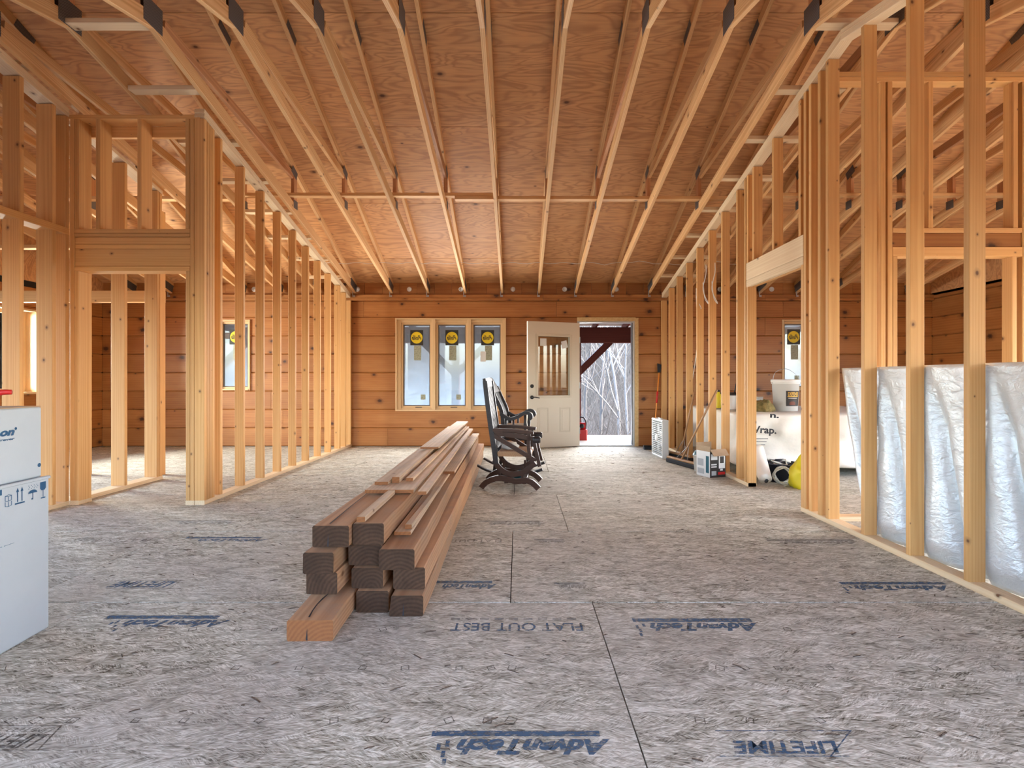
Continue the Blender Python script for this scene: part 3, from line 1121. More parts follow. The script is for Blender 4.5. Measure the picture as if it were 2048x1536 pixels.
def blocking(w, xa, xb, ys):
    for Y in ys:
        zz = zb(Y) + 0.03
        lumber('blocking', (xa, Y, zz), (xb, Y, zz), 0.089, 0.038, 'pale', w)


# --- left partition along the room
wall_left = frame_wall('wall_left', 'left stud partition with sloping top plate beside the pine wall', 0, 0)
LX0, LX1 = -2.849, -2.76
box('bottom_plate', (LX0, 4.60, 0.0), (LX1, YW - 0.002, 0.038), 'pale', wall_left, 0.003)
sloped_plate(wall_left, LX0, LX1, 4.60, YW - 0.06, 0.012)
sloped_plate(wall_left, LX0, LX1, 4.60, YW - 0.06, 0.051)
for yf in [4.638, 4.678, 4.718, 4.758, 4.885, 5.29, 5.70, 6.10, 6.51, 6.91, 7.32, 7.72, 8.13, 8.40, 8.66]:
    ya = yf - 0.038
    stud_y(wall_left, LX0 + 0.0005, LX1 - 0.0005, ya, yf - 0.0015, 0.038, zb(yf) - 0.092)
blocking(wall_left, -3.31 + 0.02, -2.70 - 0.02, [3.84, 4.45, 5.1, 5.7, 6.3, 6.9, 7.5, 8.1])

# --- left cross wall with the door opening
wall_left_cross = frame_wall('wall_left_cross', 'short cross frame with doubled header over a doorway, left side', 0, 0)
YC = 4.60
box('king_stud', (-2.888, YC, 0.0), (-2.851, YC + S55, 3.40), 'stud', wall_left_cross, 0.003)
box('trimmer', (-2.926, YC, 0.0), (-2.889, YC + S55, 2.06), 'stud', wall_left_cross, 0.003)
box('trimmer', (-3.906, YC, 0.0), (-3.868, YC + S55, 2.06), 'stud', wall_left_cross, 0.003)
box('king_stud', (-3.945, YC, 0.0), (-3.908, YC + S55, 3.40), 'stud', wall_left_cross, 0.003)
for za, zc in ((2.06, 2.10), (2.102, 2.255), (2.257, 2.296), (2.298, 2.36), (2.362, 2.392)):
    box('header', (-3.905, YC + (0.008 if 2.1 < za < 2.36 else 0.0), za), (-2.89, YC + S55, zc), 'stud', wall_left_cross, 0.003)
box('sill_plate', (-3.905, YC, 2.394), (-2.89, YC + S55, 2.43), 'stud', wall_left_cross, 0.003)
for xc in (-3.885, -3.70, -3.335, -2.91):
    box('cripple_stud', (xc - 0.019, YC, 2.43), (xc + 0.019, YC + S55, 3.40), 'stud', wall_left_cross, 0.003)
box('top_plate', (-3.98, YC, 3.40), (-2.80, YC + S55, 3.437), 'stud', wall_left_cross, 0.003)
box('nailer', (-3.90, YC + S55, 3.30), (-2.86, YC + S55 + 0.038, 3.40), 'stud', wall_left_cross, 0.003)
box('bottom_plate', (-3.945, YC - 0.003, 0.0), (-3.868, YC + S55 + 0.003, 0.038), 'pale', wall_left_cross, 0.003)
box('bottom_plate', (-2.926, YC - 0.003, 0.0), (-2.851, YC + S55 + 0.003, 0.038), 'pale', wall_left_cross, 0.003)

# --- hall wall (parallel to the room, further left)
wall_hall = frame_wall('wall_hall', 'hall stud frame at the far left edge, with mid plate', 0, 0)
HX1 = -3.95
HX0 = HX1 - S55
box('bottom_plate', (HX0, 2.9, 0.0), (HX1, 4.60, 0.038), 'pale', wall_hall, 0.003)
box('bottom_plate', (HX0, 4.742, 0.0), (HX1, 5.81, 0.038), 'pale', wall_hall, 0.003)
box('mid_plate', (HX0, 2.9, 2.375), (HX1, 4.60, 2.435), 'stud', wall_hall, 0.003)
for yf in (3.96, 4.18, 4.47, 4.60):
    stud_y(wall_hall, HX0, HX1, yf - 0.038, yf - 0.001, 0.038, 2.375)
    stud_y(wall_hall, HX0, HX1, yf - 0.038, yf - 0.001, 2.435, zb(yf) - 0.092)
sloped_plate(wall_hall, HX0, HX1, 2.9, 4.60, 0.012)
sloped_plate(wall_hall, HX0, HX1, 2.9, 4.60, 0.051)
for yf in (4.80, 5.286, 5.757, 5.80):
    stud_y(wall_hall, HX0, HX1, yf - 0.038, yf - 0.001, 0.038, zb(yf) - 0.054)
sloped_plate(wall_hall, HX0, HX1, 4.742, 5.81, 0.012)
blocking(wall_hall, -4.53 + 0.02, -3.92 - 0.02, [3.6, 4.2])
# rear room frame seen through the gaps
wall_rear_room = frame_wall('wall_rear_room', 'stud frame deeper inside the left rooms, seen through gaps', 0, 0)
box('header', (-6.85, 6.02, 2.0), (-4.12, 6.11, 2.13), 'stud', wall_rear_room, 0.003)
box('top_plate', (-6.85, 6.02, 2.62), (-4.12, 6.11, 2.66), 'stud', wall_rear_room, 0.003)
for xx in (-6.8, -5.93, -5.0, -4.14):
    box('stud', (xx - 0.019, 6.02, 0.0), (xx + 0.019, 6.11, zb(6.05) - 0.1), 'stud', wall_rear_room, 0.003)

# --- right partition
wall_right = frame_wall('wall_right', 'right stud partition with doorway, running the length of the room', 0, 0)
RX0, RX1 = 2.37, 2.459
box('bottom_plate', (RX0, 5.385, 0.0), (RX1, YW - 0.002, 0.038), 'pale', wall_right, 0.003)
box('bottom_plate', (RX0, 0.6, 0.0), (RX1, 4.38, 0.038), 'pale', wall_right, 0.003)
sloped_plate(wall_right, RX0, RX1, 0.6, YW - 0.06, 0.012)
sloped_plate(wall_right, RX0, RX1, 0.6, YW - 0.06, 0.051)
for yf in [8.66, 8.23, 7.82, 7.38, 6.95, 6.51, 6.10, 5.68, 5.48]:
    stud_y(wall_right, RX0 + 0.0005, RX1 - 0.0005, yf - 0.038, yf - 0.001, 0.038, zb(yf) - 0.092)
stud_y(wall_right, RX0 + 0.0005, RX1 - 0.0005, 5.385, 5.423, 0.0, 2.06)
stud_y(wall_right, RX0 + 0.0005, RX1 - 0.0005, 4.342, 4.38, 0.038, 2.06)
for yf in [4.34, 4.263, 4.135, 4.03, 3.614, 3.197, 2.783, 2.37, 1.96, 1.55]:
    stud_y(wall_right, RX0 + 0.0005, RX1 - 0.0005, yf - 0.038, yf - 0.001, 0.038, zb(yf - 0.02) - 0.092)
box('header', (RX0 - 0.001, 4.38 - 0.038, 2.06), (RX0 + 0.04, 5.423, 2.13), 'pale', wall_right, 0.003)
box('header', (RX0 - 0.001, 4.38 - 0.038, 2.132), (RX0 + 0.04, 5.423, 2.31), 'pale', wall_right, 0.003)
box('header', (RX0 + 0.045, 4.38 - 0.038, 2.06), (RX1, 5.423, 2.31), 'stud', wall_right, 0.003)
for yf in (5.423, 5.29, 4.88, 4.42):
    stud_y(wall_right, RX0 + 0.0005, RX1 - 0.0005, yf - 0.038, yf - 0.001, 2.312, zb(yf) - 0.092)
blocking(wall_right, 2.176 + 0.02, 2.786 - 0.02, [3.84, 4.45, 5.05, 5.65, 6.25, 6.85, 7.45, 8.05])
# loose white cable loops hanging from the top plate
cab = []
for i, (px, py, Yc) in enumerate(((1398, 560, 7.0), (1412, 548, 6.9), (1430, 545, 6.6))):
    p = Pt(px, py, Yc)
    p.x = RX0 + 0.03 + 0.01 * i
    p.y = p.x * FPX / (px - CX)
    p.z = CAMH - (py - CY) / FPX * p.y
    pp = [p + Vector((0, 0, 0.12)), p, p + Vector((-0.03, 0.02, -0.2)), p + Vector((0.02, -0.03, -0.38)), p + Vector((0.0, 0.04, -0.3)), p + Vector((-0.02, 0.05, -0.1))]
    link('cable', tube(curve_pts(pp, 30), 0.005, 6), M['wire'], wall_right)
lp = [(RX1 - 0.02, 7.15, 2.3), (RX1 + 0.01, 7.2, 1.6), (RX1 + 0.03, 7.5, 1.0), (RX1, 7.6, 0.4)]
link('cable', tube(curve_pts(lp, 24), 0.006, 6), M['wire'], wall_right)

# --- cross frame of the right room
wall_right_cross = frame_wall('wall_right_cross', 'cross frame with door header behind the foil, right room', 0, 0)
YQ = 4.06
for a, b in ((2.461, 2.95), (3.84, XR - 0.002)):
    box('bottom_plate', (a, YQ, 0.0), (b, YQ + S35, 0.038), 'pale', wall_right_cross, 0.003)
for xa in (2.462, 2.82, 2.873):
    box('stud', (xa, YQ, 0.038), (xa + 0.038, YQ + S35, 3.42), 'stud', wall_right_cross, 0.003)
box('trimmer', (2.913, YQ, 0.038), (2.95, YQ + S35, 2.06), 'stud', wall_right_cross, 0.003)
box('trimmer', (3.84, YQ, 0.038), (3.878, YQ + S35, 2.06), 'stud', wall_right_cross, 0.003)
for xa in (3.92, 4.35, 4.76, 5.17, 5.58, 5.99, 6.4):
    box('stud', (xa, YQ, 0.038), (xa + 0.038, YQ + S35, 3.42), 'stud', wall_right_cross, 0.003)
box('header', (2.913, YQ, 2.06), (3.918, YQ + S35, 2.135), 'stud', wall_right_cross, 0.003)
box('header', (2.913, YQ + 0.01, 2.137), (3.918, YQ + S35, 2.245), 'siding', wall_right_cross, 0.003)
box('header', (2.913, YQ, 2.247), (3.918, YQ + S35, 2.283), 'stud', wall_right_cross, 0.003)
for xa in (3.19, 3.60, 3.85):
    box('cripple_stud', (xa, YQ, 2.283), (xa + 0.038, YQ + S35, 3.42), 'stud', wall_right_cross, 0.003)
box('top_plate', (2.461, YQ, 3.42), (XR - 0.002, YQ + S35, 3.458), 'stud', wall_right_cross, 0.003)
box('top_plate', (2.461, YQ, 3.46), (XR - 0.002, YQ + S35, 3.497), 'stud', wall_right_cross, 0.003)

# ------------------------------------------------------------------ windows
PELLA = None


def sticker(parent, x, z, y, w=0.215, small=0):
    """black square with yellow disc and mirrored script, printed papers below; faces the room (-y)"""
    win_ = parent
    parent = empty('sticker', (0, 0, 0), 0, win_)
    box('backing', (x - w / 2, y - 0.0015, z - w / 2 - 0.02), (x + w / 2, y, z + w / 2 + 0.02), 'stick_black', parent)
    d = link('sticker_disc', lathe([(0.0005, 0.0), (w * 0.455, 0.0), (w * 0.455, -0.0008), (0.0005, -0.0008)], 28, 'disc', False, False), M['yellow'], parent, (x, y - 0.0018, z), (R(90), 0, 0))
    me = fit_width(text_mesh('Pella', w * 0.36, 0.012, 0.5, True), w * 0.72)
    link('sticker_text', me, M['stick_black'], parent, (x, y - 0.0035, z), (R(90), 0, 0))
    box('sticker_line', (x - w * 0.42, y - 0.0036, z - w * 0.05), (x + w * 0.42, y - 0.0032, z - w * 0.035), 'stick_black', parent)
    parent = win_
    box('paper_label', (x - 0.045, y - 0.0015, z - w / 2 - 0.27), (x + 0.075, y, z - w / 2 - 0.025), 'stick_grey', parent)


def window(name, label, ro, panes, YI=YW, lower=True, extras=()):
    """frame set into opening ro with casement panes [(x0,x1,z0,z1)]"""
    w = empty(name)
    tag(w, label, 'window', kind='structure')
    x0, x1, z0, z1 = ro
    fd = 0.022
    ya, yb_ = YI - 0.022, YI + 0.15
    box('frame', (x0, ya, z0), (x0 + fd, yb_, z1), 'frame', w, 0.002)
    box('frame', (x1 - fd, ya, z0), (x1, yb_, z1), 'frame', w, 0.002)
    box('frame', (x0 + fd, ya, z1 - fd), (x1 - fd, yb_, z1), 'frame', w, 0.002)
    box('sill', (x0 + fd, ya - 0.01, z0), (x1 - fd, yb_, z0 + fd), 'frame', w, 0.002)
    pa0, pb1 = panes[0][0] - 0.048, panes[-1][1] + 0.048
    pc0, pd1 = panes[0][2] - 0.048, panes[0][3] + 0.048
    for lo, hi in (((x0 + fd, YI + 0.01, z0 + fd), (pa0, YI + 0.10, z1 - fd)), ((pb1, YI + 0.01, z0 + fd), (x1 - fd, YI + 0.10, z1 - fd)), ((pa0, YI + 0.01, pd1), (pb1, YI + 0.10, z1 - fd)), ((pa0, YI + 0.01, z0 + fd), (pb1, YI + 0.10, pc0))):
        if hi[0] - lo[0] > 0.002 and hi[2] - lo[2] > 0.002:
            box('stop', lo, hi, 'frame', w, 0.002)
    for i, (a, b, c, d) in enumerate(panes):
        st = 0.048
        for lo, hi in (((a - st, YI + 0.03, c - st), (a - 0.016, YI + 0.09, d + st)), ((b + 0.016, YI + 0.03, c - st), (b + st, YI + 0.09, d + st)),
                       ((a - 0.016, YI + 0.03, d + 0.016), (b + 0.016, YI + 0.09, d + st)), ((a - 0.016, YI + 0.03, c - st), (b + 0.016, YI + 0.09, c - 0.016))):
            box('sash', lo, hi, 'frame', w, 0.003)
        for lo, hi in (((a - 0.016, YI + 0.05, c - 0.016), (a, YI + 0.085, d + 0.016)), ((b, YI + 0.05, c - 0.016), (b + 0.016, YI + 0.085, d + 0.016)),
                       ((a, YI + 0.05, d), (b, YI + 0.085, d + 0.016)), ((a, YI + 0.05, c - 0.016), (b, YI + 0.085, c))):
            box('glazing_bead', lo, hi, 'bead', w)
        pn = box('pane', (a - 0.004, YI + 0.064, c - 0.004), (b + 0.004, YI + 0.068, d + 0.004), 'glass', w)
        box('protective_film', (a - 0.004, YI + 0.0705, c - 0.004), (b + 0.004, YI + 0.0712, d + 0.004), 'film', w)
        sticker(w, a + (b - a) * (0.49 if i < 2 else 0.52), d - 0.20, YI + 0.0638)
        if i < 2:
            box('paper_label', (b - 0.145, YI + 0.062, c + 0.09), (b - 0.065, YI + 0.0637, c + 0.175), 'stick_grey', w)
        if i + 1 < len(panes):
            mx = (b + panes[i + 1][0]) / 2
            box('mullion', (mx - 0.03, YI - 0.012, z0 + fd), (mx + 0.03, YI + 0.12, z1 - fd), 'frame', w, 0.004)
        if lower:
            box('crank_latch', ((a + b) / 2 - 0.02, YI + 0.018, c - 0.04), ((a + b) / 2 + 0.09, YI + 0.03, c - 0.03), 'black', w)
    return w


def wx(px, Y=YW + 0.066):
    return (px - CX) / FPX * Y


def wz(py, Y=YW + 0.066):
    return CAMH - (py - CY) / FPX * Y


zc, zd = wz(810), wz(651.5)
win1 = window('window_1', 'triple casement window with film and yellow stickers beside the door', WIN3,
              [(wx(809), wx(859), zc, zd), (wx(878.5), wx(930), zc, zd), (wx(949), wx(999.5), zc, zd)])
a_, b_ = wx(949), wx(999.5)
box('paper_label', (a_ + 0.10, YW + 0.062, zd - 0.60), (a_ + 0.19, YW + 0.0637, zd - 0.43), 'white', win1)
window('window_2', 'single casement window with yellow sticker behind the left studs', WINL, [(WINL[0] + 0.075, WINL[1] - 0.075, 1.0, 2.02)], YW, False)
window('window_3', 'filmed window with yellow sticker above the white bucket, right room', WINR, [(WINR[0] + 0.075, (WINR[0] + WINR[1]) / 2 - 0.05, 1.0, 2.02), ((WINR[0] + WINR[1]) / 2 + 0.05, WINR[1] - 0.075, 1.0, 2.02)], YW, False)
# end-wall window seen side-on
w4 = empty('window_4')
tag(w4, 'bare pine window in the far left end wall, seen edge-on', 'window', kind='structure')
ya, yb_, z0, z1 = WEL
for lo, hi in (((XL - 0.23, ya, z0), (XL + 0.02, ya + 0.03, z1)), ((XL - 0.23, yb_ - 0.03, z0), (XL + 0.02, yb_, z1)), ((XL - 0.23, ya + 0.03, z1 - 0.03), (XL + 0.02, yb_ - 0.03, z1)), ((XL - 0.23, ya + 0.03, z0), (XL + 0.03, yb_ - 0.03, z0 + 0.03))):
    box('frame', lo, hi, 'frame', w4, 0.003)
for k in range(2):
    a = ya + 0.03 + k * (yb_ - ya - 0.06) / 2
    b = a + (yb_ - ya - 0.06) / 2
    for lo, hi in (((XL - 0.21, a, z0 + 0.03), (XL - 0.15, a + 0.05, z1 - 0.03)), ((XL - 0.21, b - 0.05, z0 + 0.03), (XL - 0.15, b, z1 - 0.03)),
                   ((XL - 0.21, a + 0.05, z1 - 0.08), (XL - 0.15, b - 0.05, z1 - 0.03)), ((XL - 0.21, a + 0.05, z0 + 0.03), (XL - 0.15, b - 0.05, z0 + 0.08))):
        box('sash', lo, hi, 'frame', w4, 0.003)
    box('pane', (XL - 0.182, a + 0.05, z0 + 0.08), (XL - 0.178, b - 0.05, z1 - 0.08), 'glass', w4)

# ------------------------------------------------------------------ door
trim = empty('trim_1')
tag(trim, 'raw fibrous door casing and jambs around the open doorway', 'door casing', kind='structure')
dx0, dx1, dz = 1.02, 1.905, 2.06
for lo, hi in (((dx0 - 0.035, YW - 0.004, 0.0), (dx0, YW + 0.16, dz + 0.02)), ((dx1, YW - 0.004, 0.0), (dx1 + 0.03, YW + 0.16, dz + 0.02))):
    box('jamb', lo, hi, 'alu', trim, 0.002)
box('jamb', (dx0, YW - 0.004, dz - 0.008), (dx1, YW + 0.16, dz + 0.015), 'alu', trim, 0.002)
box('casing', (dx1 + 0.03, YW - 0.006, 0.0), (2.0, YW + 0.03, 2.13), 'raw', trim, 0.003)
box('casing', (0.98, YW - 0.006, 2.075), (1.95, YW + 0.03, 2.14), 'raw', trim, 0.003)
box('weather_strip', (dx1 - 0.012, YW + 0.02, 0.0), (dx1, YW + 0.035, dz), 'black', trim)
box('threshold', (dx0, YW - 0.02, 0.0), (dx1, YW + 0.16, 0.022), 'alu', trim, 0.004)

door = empty('door_1', (1.012, YW - 0.012, 0.012))
dang = math.atan2(-0.30, -0.866)
door.rotation_euler = (0, 0, dang)
tag(door, 'cream half-glazed entry door swung open against the pine wall', 'door', kind='structure')
DW, DH, DT = 0.914, 2.03, 0.044
# local: x from hinge to latch edge, y>0 is the face turned to the wall / y<0 ... room
g0, g1, gz0, gz1 = 0.175, 0.745, 0.83, 1.80
for lo, hi in (((0, -DT / 2, 0), (g0, DT / 2, DH)), ((g1, -DT / 2, 0), (DW, DT / 2, DH)), ((g0, -DT / 2, 0), (g1, DT / 2, gz0)), ((g0, -DT / 2, gz1), (g1, DT / 2, DH))):
    box('leaf', lo, hi, 'door', door, 0.0)
pn = box('pane', (g0, -0.003, gz0), (g1, 0.003, gz1), 'glass', door)
for s in (-1, 1):
    y0, y1 = sorted((s * DT / 2, s * (DT / 2 + 0.012)))
    m = 0.03
    for lo, hi in (((g0 - m, y0, gz0 - m), (g0 + 0.008, y1, gz1 + m)), ((g1 - 0.008, y0, gz0 - m), (g1 + m, y1, gz1 + m)),
                   ((g0 + 0.008, y0, gz0 - m), (g1 - 0.008, y1, gz0 + 0.008)), ((g0 + 0.008, y0, gz1 - 0.008), (g1 - 0.008, y1, gz1 + m))):
        box('glazing_trim', lo, hi, 'doorgroove', door, 0.004)
    for a, b in ((0.16, 0.36), (0.55, 0.75)):
        for (aa, bb, cc, dd, t) in ((a, b, 0.24, 0.64, 0.022),):
            for lo, hi in (((aa, y0, cc), (aa + t, y1 - s * 0.004, dd)), ((bb - t, y0, cc), (bb, y1 - s * 0.004, dd)), ((aa + t, y0, cc), (bb - t, y1 - s * 0.004, cc + t)), ((aa + t, y0, dd - t), (bb - t, y1 - s * 0.004, dd))):
                lo2 = (lo[0], min(lo[1], hi[1]), lo[2])
                hi2 = (hi[0], max(lo[1], hi[1]), hi[2])
                box('panel_moulding', lo2, hi2, 'doorgroove', door, 0.004)
        box('door_panel', (a + 0.04, min(y0, y1), 0.28), (b - 0.04, max(y0, y1) - 0.003, 0.60), 'door', door, 0.004)
# which local side faces the room? leaf runs towards -x and room side is local +y after rotation by dang (~199 deg)
sY = 1
for z, r in ((0.99, 0.030), (0.81, 0.030)):
    link('lock_rose', lathe([(0.0005, 0.022), (r * 0.7, 0.022), (r, 0.014), (r, 0.0)], 20, 'rose', True, False), M['black'], door, (DW - 0.07, sY * DT / 2, z), (R(-90), 0, 0))
lv = [(DW - 0.07, sY * (DT / 2 + 0.015), 0.81), (DW - 0.07, sY * (DT / 2 + 0.055), 0.81), (DW - 0.10, sY * (DT / 2 + 0.06), 0.815), (DW - 0.14, sY * (DT / 2 + 0.06), 0.808), (DW - 0.18, sY * (DT / 2 + 0.06), 0.80)]
link('lever_handle', tube(curve_pts(lv, 16), 0.008, 8), M['black'], door)
for z in (0.25, 1.0, 1.75):
    box('hinge', (-0.008, -0.01, z - 0.05), (0.006, 0.026, z + 0.05), 'metal', door)
box('paper_label', (g1 - 0.16, sY * 0.0045, gz1 - 0.16), (g1 - 0.05, sY * 0.0055, gz1 - 0.04), 'white', door)
o = box('paper_label', (-0.05, -0.0005, -0.06), (0.05, 0.0005, 0.06), 'white', door)
o.location = (g0 + 0.09, sY * 0.005, gz1 - 0.13)
o.rotation_euler = (0, 0, 0)
o.rotation_mode = 'QUATERNION'
o.rotation_quaternion = (Matrix.Rotation(0.25, 4, 'Y') @ Matrix(((0, 0, 1, 0), (0, 1, 0, 0), (-1, 0, 0, 0), (0, 0, 0, 1)))).to_quaternion()

# ------------------------------------------------------------------ porch and outdoors
deck = empty('floor_porch')
tag(deck, 'sunlit porch deck boards outside the open door', 'deck', kind='structure')
yy = YW + 0.165
while yy < 10.55:
    for xa, xb in ((-7.2, -2.3), (-2.295, 2.6), (2.605, 7.2)):
        box('deck_board', (xa, yy, -0.065), (xb, yy + 0.136, -0.03), 'deck', deck, 0.003)
    yy += 0.142
box('rim_joist', (-7.2, yy, -0.25), (7.2, yy + 0.04, -0.03), 'deck', deck)
porch = empty('trim_porch')
tag(porch, 'dark red porch posts, beam and diagonal braces outside the far wall', 'porch frame', kind='structure')
YP = 10.30
zb0, zb1 = CAMH + (CY - 686) / FPX * YP, CAMH + (CY - 655) / FPX * YP
box('porch_beam', (-7.2, YP - 0.07, zb0), (7.2, YP + 0.07, zb1), 'redwood', porch, 0.004)
for k in range(-3, 4):
    xp = 1.16 + 2.385 * k
    if abs(xp) > 7:
        continue
    box('porch_post', (xp - 0.075, YP - 0.075, -0.03), (xp + 0.075, YP + 0.075, zb0), 'redwood', porch, 0.004)
    for s in (-1, 1):
        lumber('brace', (xp + s * 0.04, YP, zb0 - 0.58), (xp + s * 0.66, YP, zb0 + 0.03), 0.09, 0.13, 'redwood', porch)
xr = -7.0
while xr < 7.2:
    lumber('porch_rafter', (xr, YW + 0.17, 2.40), (xr, 10.75, 2.15), 0.04, 0.14, 'redwood', porch)
    xr += 0.61
proof = link('roof_porch', mesh_of([(-7.4, YW + 0.16, 2.48), (7.4, YW + 0.16, 2.48), (7.4, 10.85, 2.225), (-7.4, 10.85, 2.225), (-7.4, YW + 0.16, 2.51), (7.4, YW + 0.16, 2.51), (7.4, 10.85, 2.255), (-7.4, 10.85, 2.255)],
                                   [(3, 2, 1, 0), (4, 5, 6, 7), (0, 1, 5, 4), (1, 2, 6, 5), (2, 3, 7, 6), (3, 0, 4, 7)]), M['deck'])
tag(proof, 'low porch roof sheathing above the red beam outside', 'porch roof', kind='structure')

# ground: yard falls away, then the opposite slope rises
NX, NY = 60, 60
gv, gf = [], []
for j in range(NY + 1):
    for i in range(NX + 1):
        X = -90 + 180 * i / NX
        Y = -60 + (j / NY) ** 1.0 * 190
        if Y < 10.6:
            z = -0.6
        elif Y < 26:
            z = -0.6 - (Y - 10.6) * 0.28
        else:
            z = -4.9 + (Y - 26) * 0.33
        z += 1.0 * mnoise.noise(Vector((X * 0.05, Y * 0.05, 0.3))) * min(1, max(0, (abs(Y - 5) - 12) / 10))
        gv.append((X, Y, z))
for j in range(NY):
    for i in range(NX):
        a = j * (NX + 1) + i
        gf.append((a, a + 1, a + NX + 2, a + NX + 1))
ground = link('ground_outside', mesh_of(gv, gf, 'ground', True), M['hill'])
tag(ground, 'hazy winter hillside rising beyond the porch', 'hillside', kind='structure')


def gz(X, Y):
    if Y < 10.6:
        return -0.6
    if Y < 26:
        return -0.6 - (Y - 10.6) * 0.28
    return -4.9 + (Y - 26) * 0.33


def tree_mesh(seed, H, r0, levels=4, spread=0.5, nb=5):
    rr = random.Random(seed)
    V, Fc = [], []

    def limb(p, d, L, r, lev):
        n = 5 if lev == 0 else 4
        seg = 6 if lev == 0 else (4 if lev < 3 else 3)
        pts = [p]
        dd = d.copy()
        for k in range(n):
            dd = (dd + Vector((rr.uniform(-1, 1), rr.uniform(-1, 1), rr.uniform(-0.3, 0.6))) * (0.10 if lev == 0 else 0.22)).normalized()
            pts.append(pts[-1] + dd * (L / n))
        b0 = len(V)
        for i, q in enumerate(pts):
            t = (pts[min(i + 1, n)] - pts[max(i - 1, 0)]).normalized()
            x = Vector((1, 0, 0)) - t * t.x
            if x.length < 1e-3:
                x = Vector((0, 1, 0))
            x.normalize()
            y = t.cross(x)
            ri = r * (1 - 0.75 * i / n)
            for k in range(seg):
                a = 2 * math.pi * k / seg
                V.append(q + x * (ri * math.cos(a)) + y * (ri * math.sin(a)))
        for i in range(n):
            for k in range(seg):
                a, b = b0 + i * seg + k, b0 + i * seg + (k + 1) % seg
                Fc.append((a, b, b + seg, a + seg))
        if lev < levels:
            for k in range(nb):
                t = rr.uniform(0.3, 1.0)
                i = min(int(t * n), n - 1)
                q = pts[i].lerp(pts[i + 1], t * n - i)
                az = rr.uniform(0, 6.28)
                nd = (dd * (1.0 - spread * 0.3) + Vector((math.cos(az), math.sin(az), rr.uniform(0.0, 0.5))) * spread * 1.4).normalized()
                limb(q, nd, L * rr.uniform(0.4, 0.62), r * (1 - 0.7 * t) * 0.55 + 0.002, lev + 1)

    limb(Vector((0, 0, 0)), Vector((0.03, 0, 1)), H, r0, 0)
    return mesh_of(V, Fc, 'tree')


def outdoor(px, Y):
    return (px - CX) / FPX * Y


tspec = [('birch_tree', 'pale bare birch in the middle of the doorway view', 1240, 17, 6.2, 0.07, 'birch', 3),
         ('birch_tree', 'thin white birch leaning near the door jamb outside', 1252, 21, 7.5, 0.07, 'birch', 11),
         ('bare_tree', 'grey bare tree behind the red porch brace', 1190, 24, 8.0, 0.10, 'bark', 5),
         ('bare_tree', 'slender grey tree just right of the porch post', 1172, 31, 9.0, 0.10, 'bark', 8),
         ('bare_tree', 'tall hazy tree up the slope, centre of doorway view', 1218, 40, 11.0, 0.12, 'bark', 21),
         ('bare_tree', 'far grey tree high on the slope by the jamb', 1262, 46, 11.0, 0.12, 'bark', 33),
         ('bare_tree', 'far bare tree below the red beam outside', 1200, 52, 12.0, 0.13, 'birch', 44)]
for nm, lab, px, Y, H, r0, mt, sd in tspec:
    X = outdoor(px, Y)
    t = link(nm, tree_mesh(sd, H, r0, 3, 0.5, 6), M[mt], None, (X, Y, gz(X, Y) - 0.1))
    tag(t, lab, 'tree')
# brush and saplings: uncountable
bv, bf = [], []
rb = random.Random(5)
for i in range(2600):
    Y = rb.uniform(13.5, 60)
    X = outdoor(rb.uniform(1140, 1290), Y)
    z = gz(X, Y) - 0.05
    h = rb.uniform(0.8, 3.2) * (0.6 + Y / 60)
    p = Vector((X, Y, z))
    d = Vector((rb.uniform(-0.4, 0.4), rb.uniform(-0.3, 0.3), 1)).normalized()
    w = 0.006 + 0.00035 * Y
    q = p + d * h * 0.5
    e = q + (d + Vector((rb.uniform(-0.5, 0.5), 0, 0))).normalized() * h * 0.5
    b0 = len(bv)
    for c_, ww in ((p, w), (q, w * 0.7), (e, w * 0.15)):
        bv += [c_ + Vector((-ww, -ww, 0)), c_ + Vector((ww, -ww, 0)), c_ + Vector((0, ww, 0))]
    for s in (0, 3):
        for k in range(3):
            bf.append((b0 + s + k, b0 + s + (k + 1) % 3, b0 + s + 3 + (k + 1) % 3, b0 + s + 3 + k))
    for kk in range(3):
        q2 = p.lerp(e, rb.uniform(0.3, 0.9))
        e2 = q2 + Vector((rb.uniform(-0.5, 0.5), rb.uniform(-0.3, 0.3), rb.uniform(0.2, 0.7))) * h * 0.4
        b0 = len(bv)
        bv += [q2 + Vector((-w * 0.5, 0, 0)), q2 + Vector((w * 0.5, 0, 0)), q2 + Vector((0, w * 0.5, 0)), e2]
        bf += [(b0, b0 + 1, b0 + 3), (b0 + 1, b0 + 2, b0 + 3), (b0 + 2, b0, b0 + 3)]
tag(link('undergrowth_brush', mesh_of(bv, bf), M['twig']), 'tangle of pale bare twigs and saplings covering the slope', 'brush', kind='stuff')
# red tool left on the deck
tl = empty('toolbox', Fl(1164, 880, -0.03))
tag(tl, 'small red power tool with black handle on the porch deck', 'tool')
box('body', (-0.10, -0.08, 0.0), (0.09, 0.08, 0.20), 'red', tl, 0.015)
box('engine', (-0.08, -0.06, 0.20), (0.06, 0.06, 0.33), 'red', tl, 0.03)
link('handle', tube(curve_pts([(0.06, 0, 0.18), (0.075, 0, 0.33), (0.03, 0, 0.42), (-0.05, 0, 0.42), (-0.09, 0, 0.34)], 18), 0.014, 8), M['black'], tl)
link('starter_cover', lathe([(0.0005, 0.02), (0.03, 0.018), (0.045, 0.0)], 16, 'cov', True, False), M['black'], tl, (-0.01, -0.06, 0.265), (R(90), 0, 0))

# ------------------------------------------------------------------ timber stack


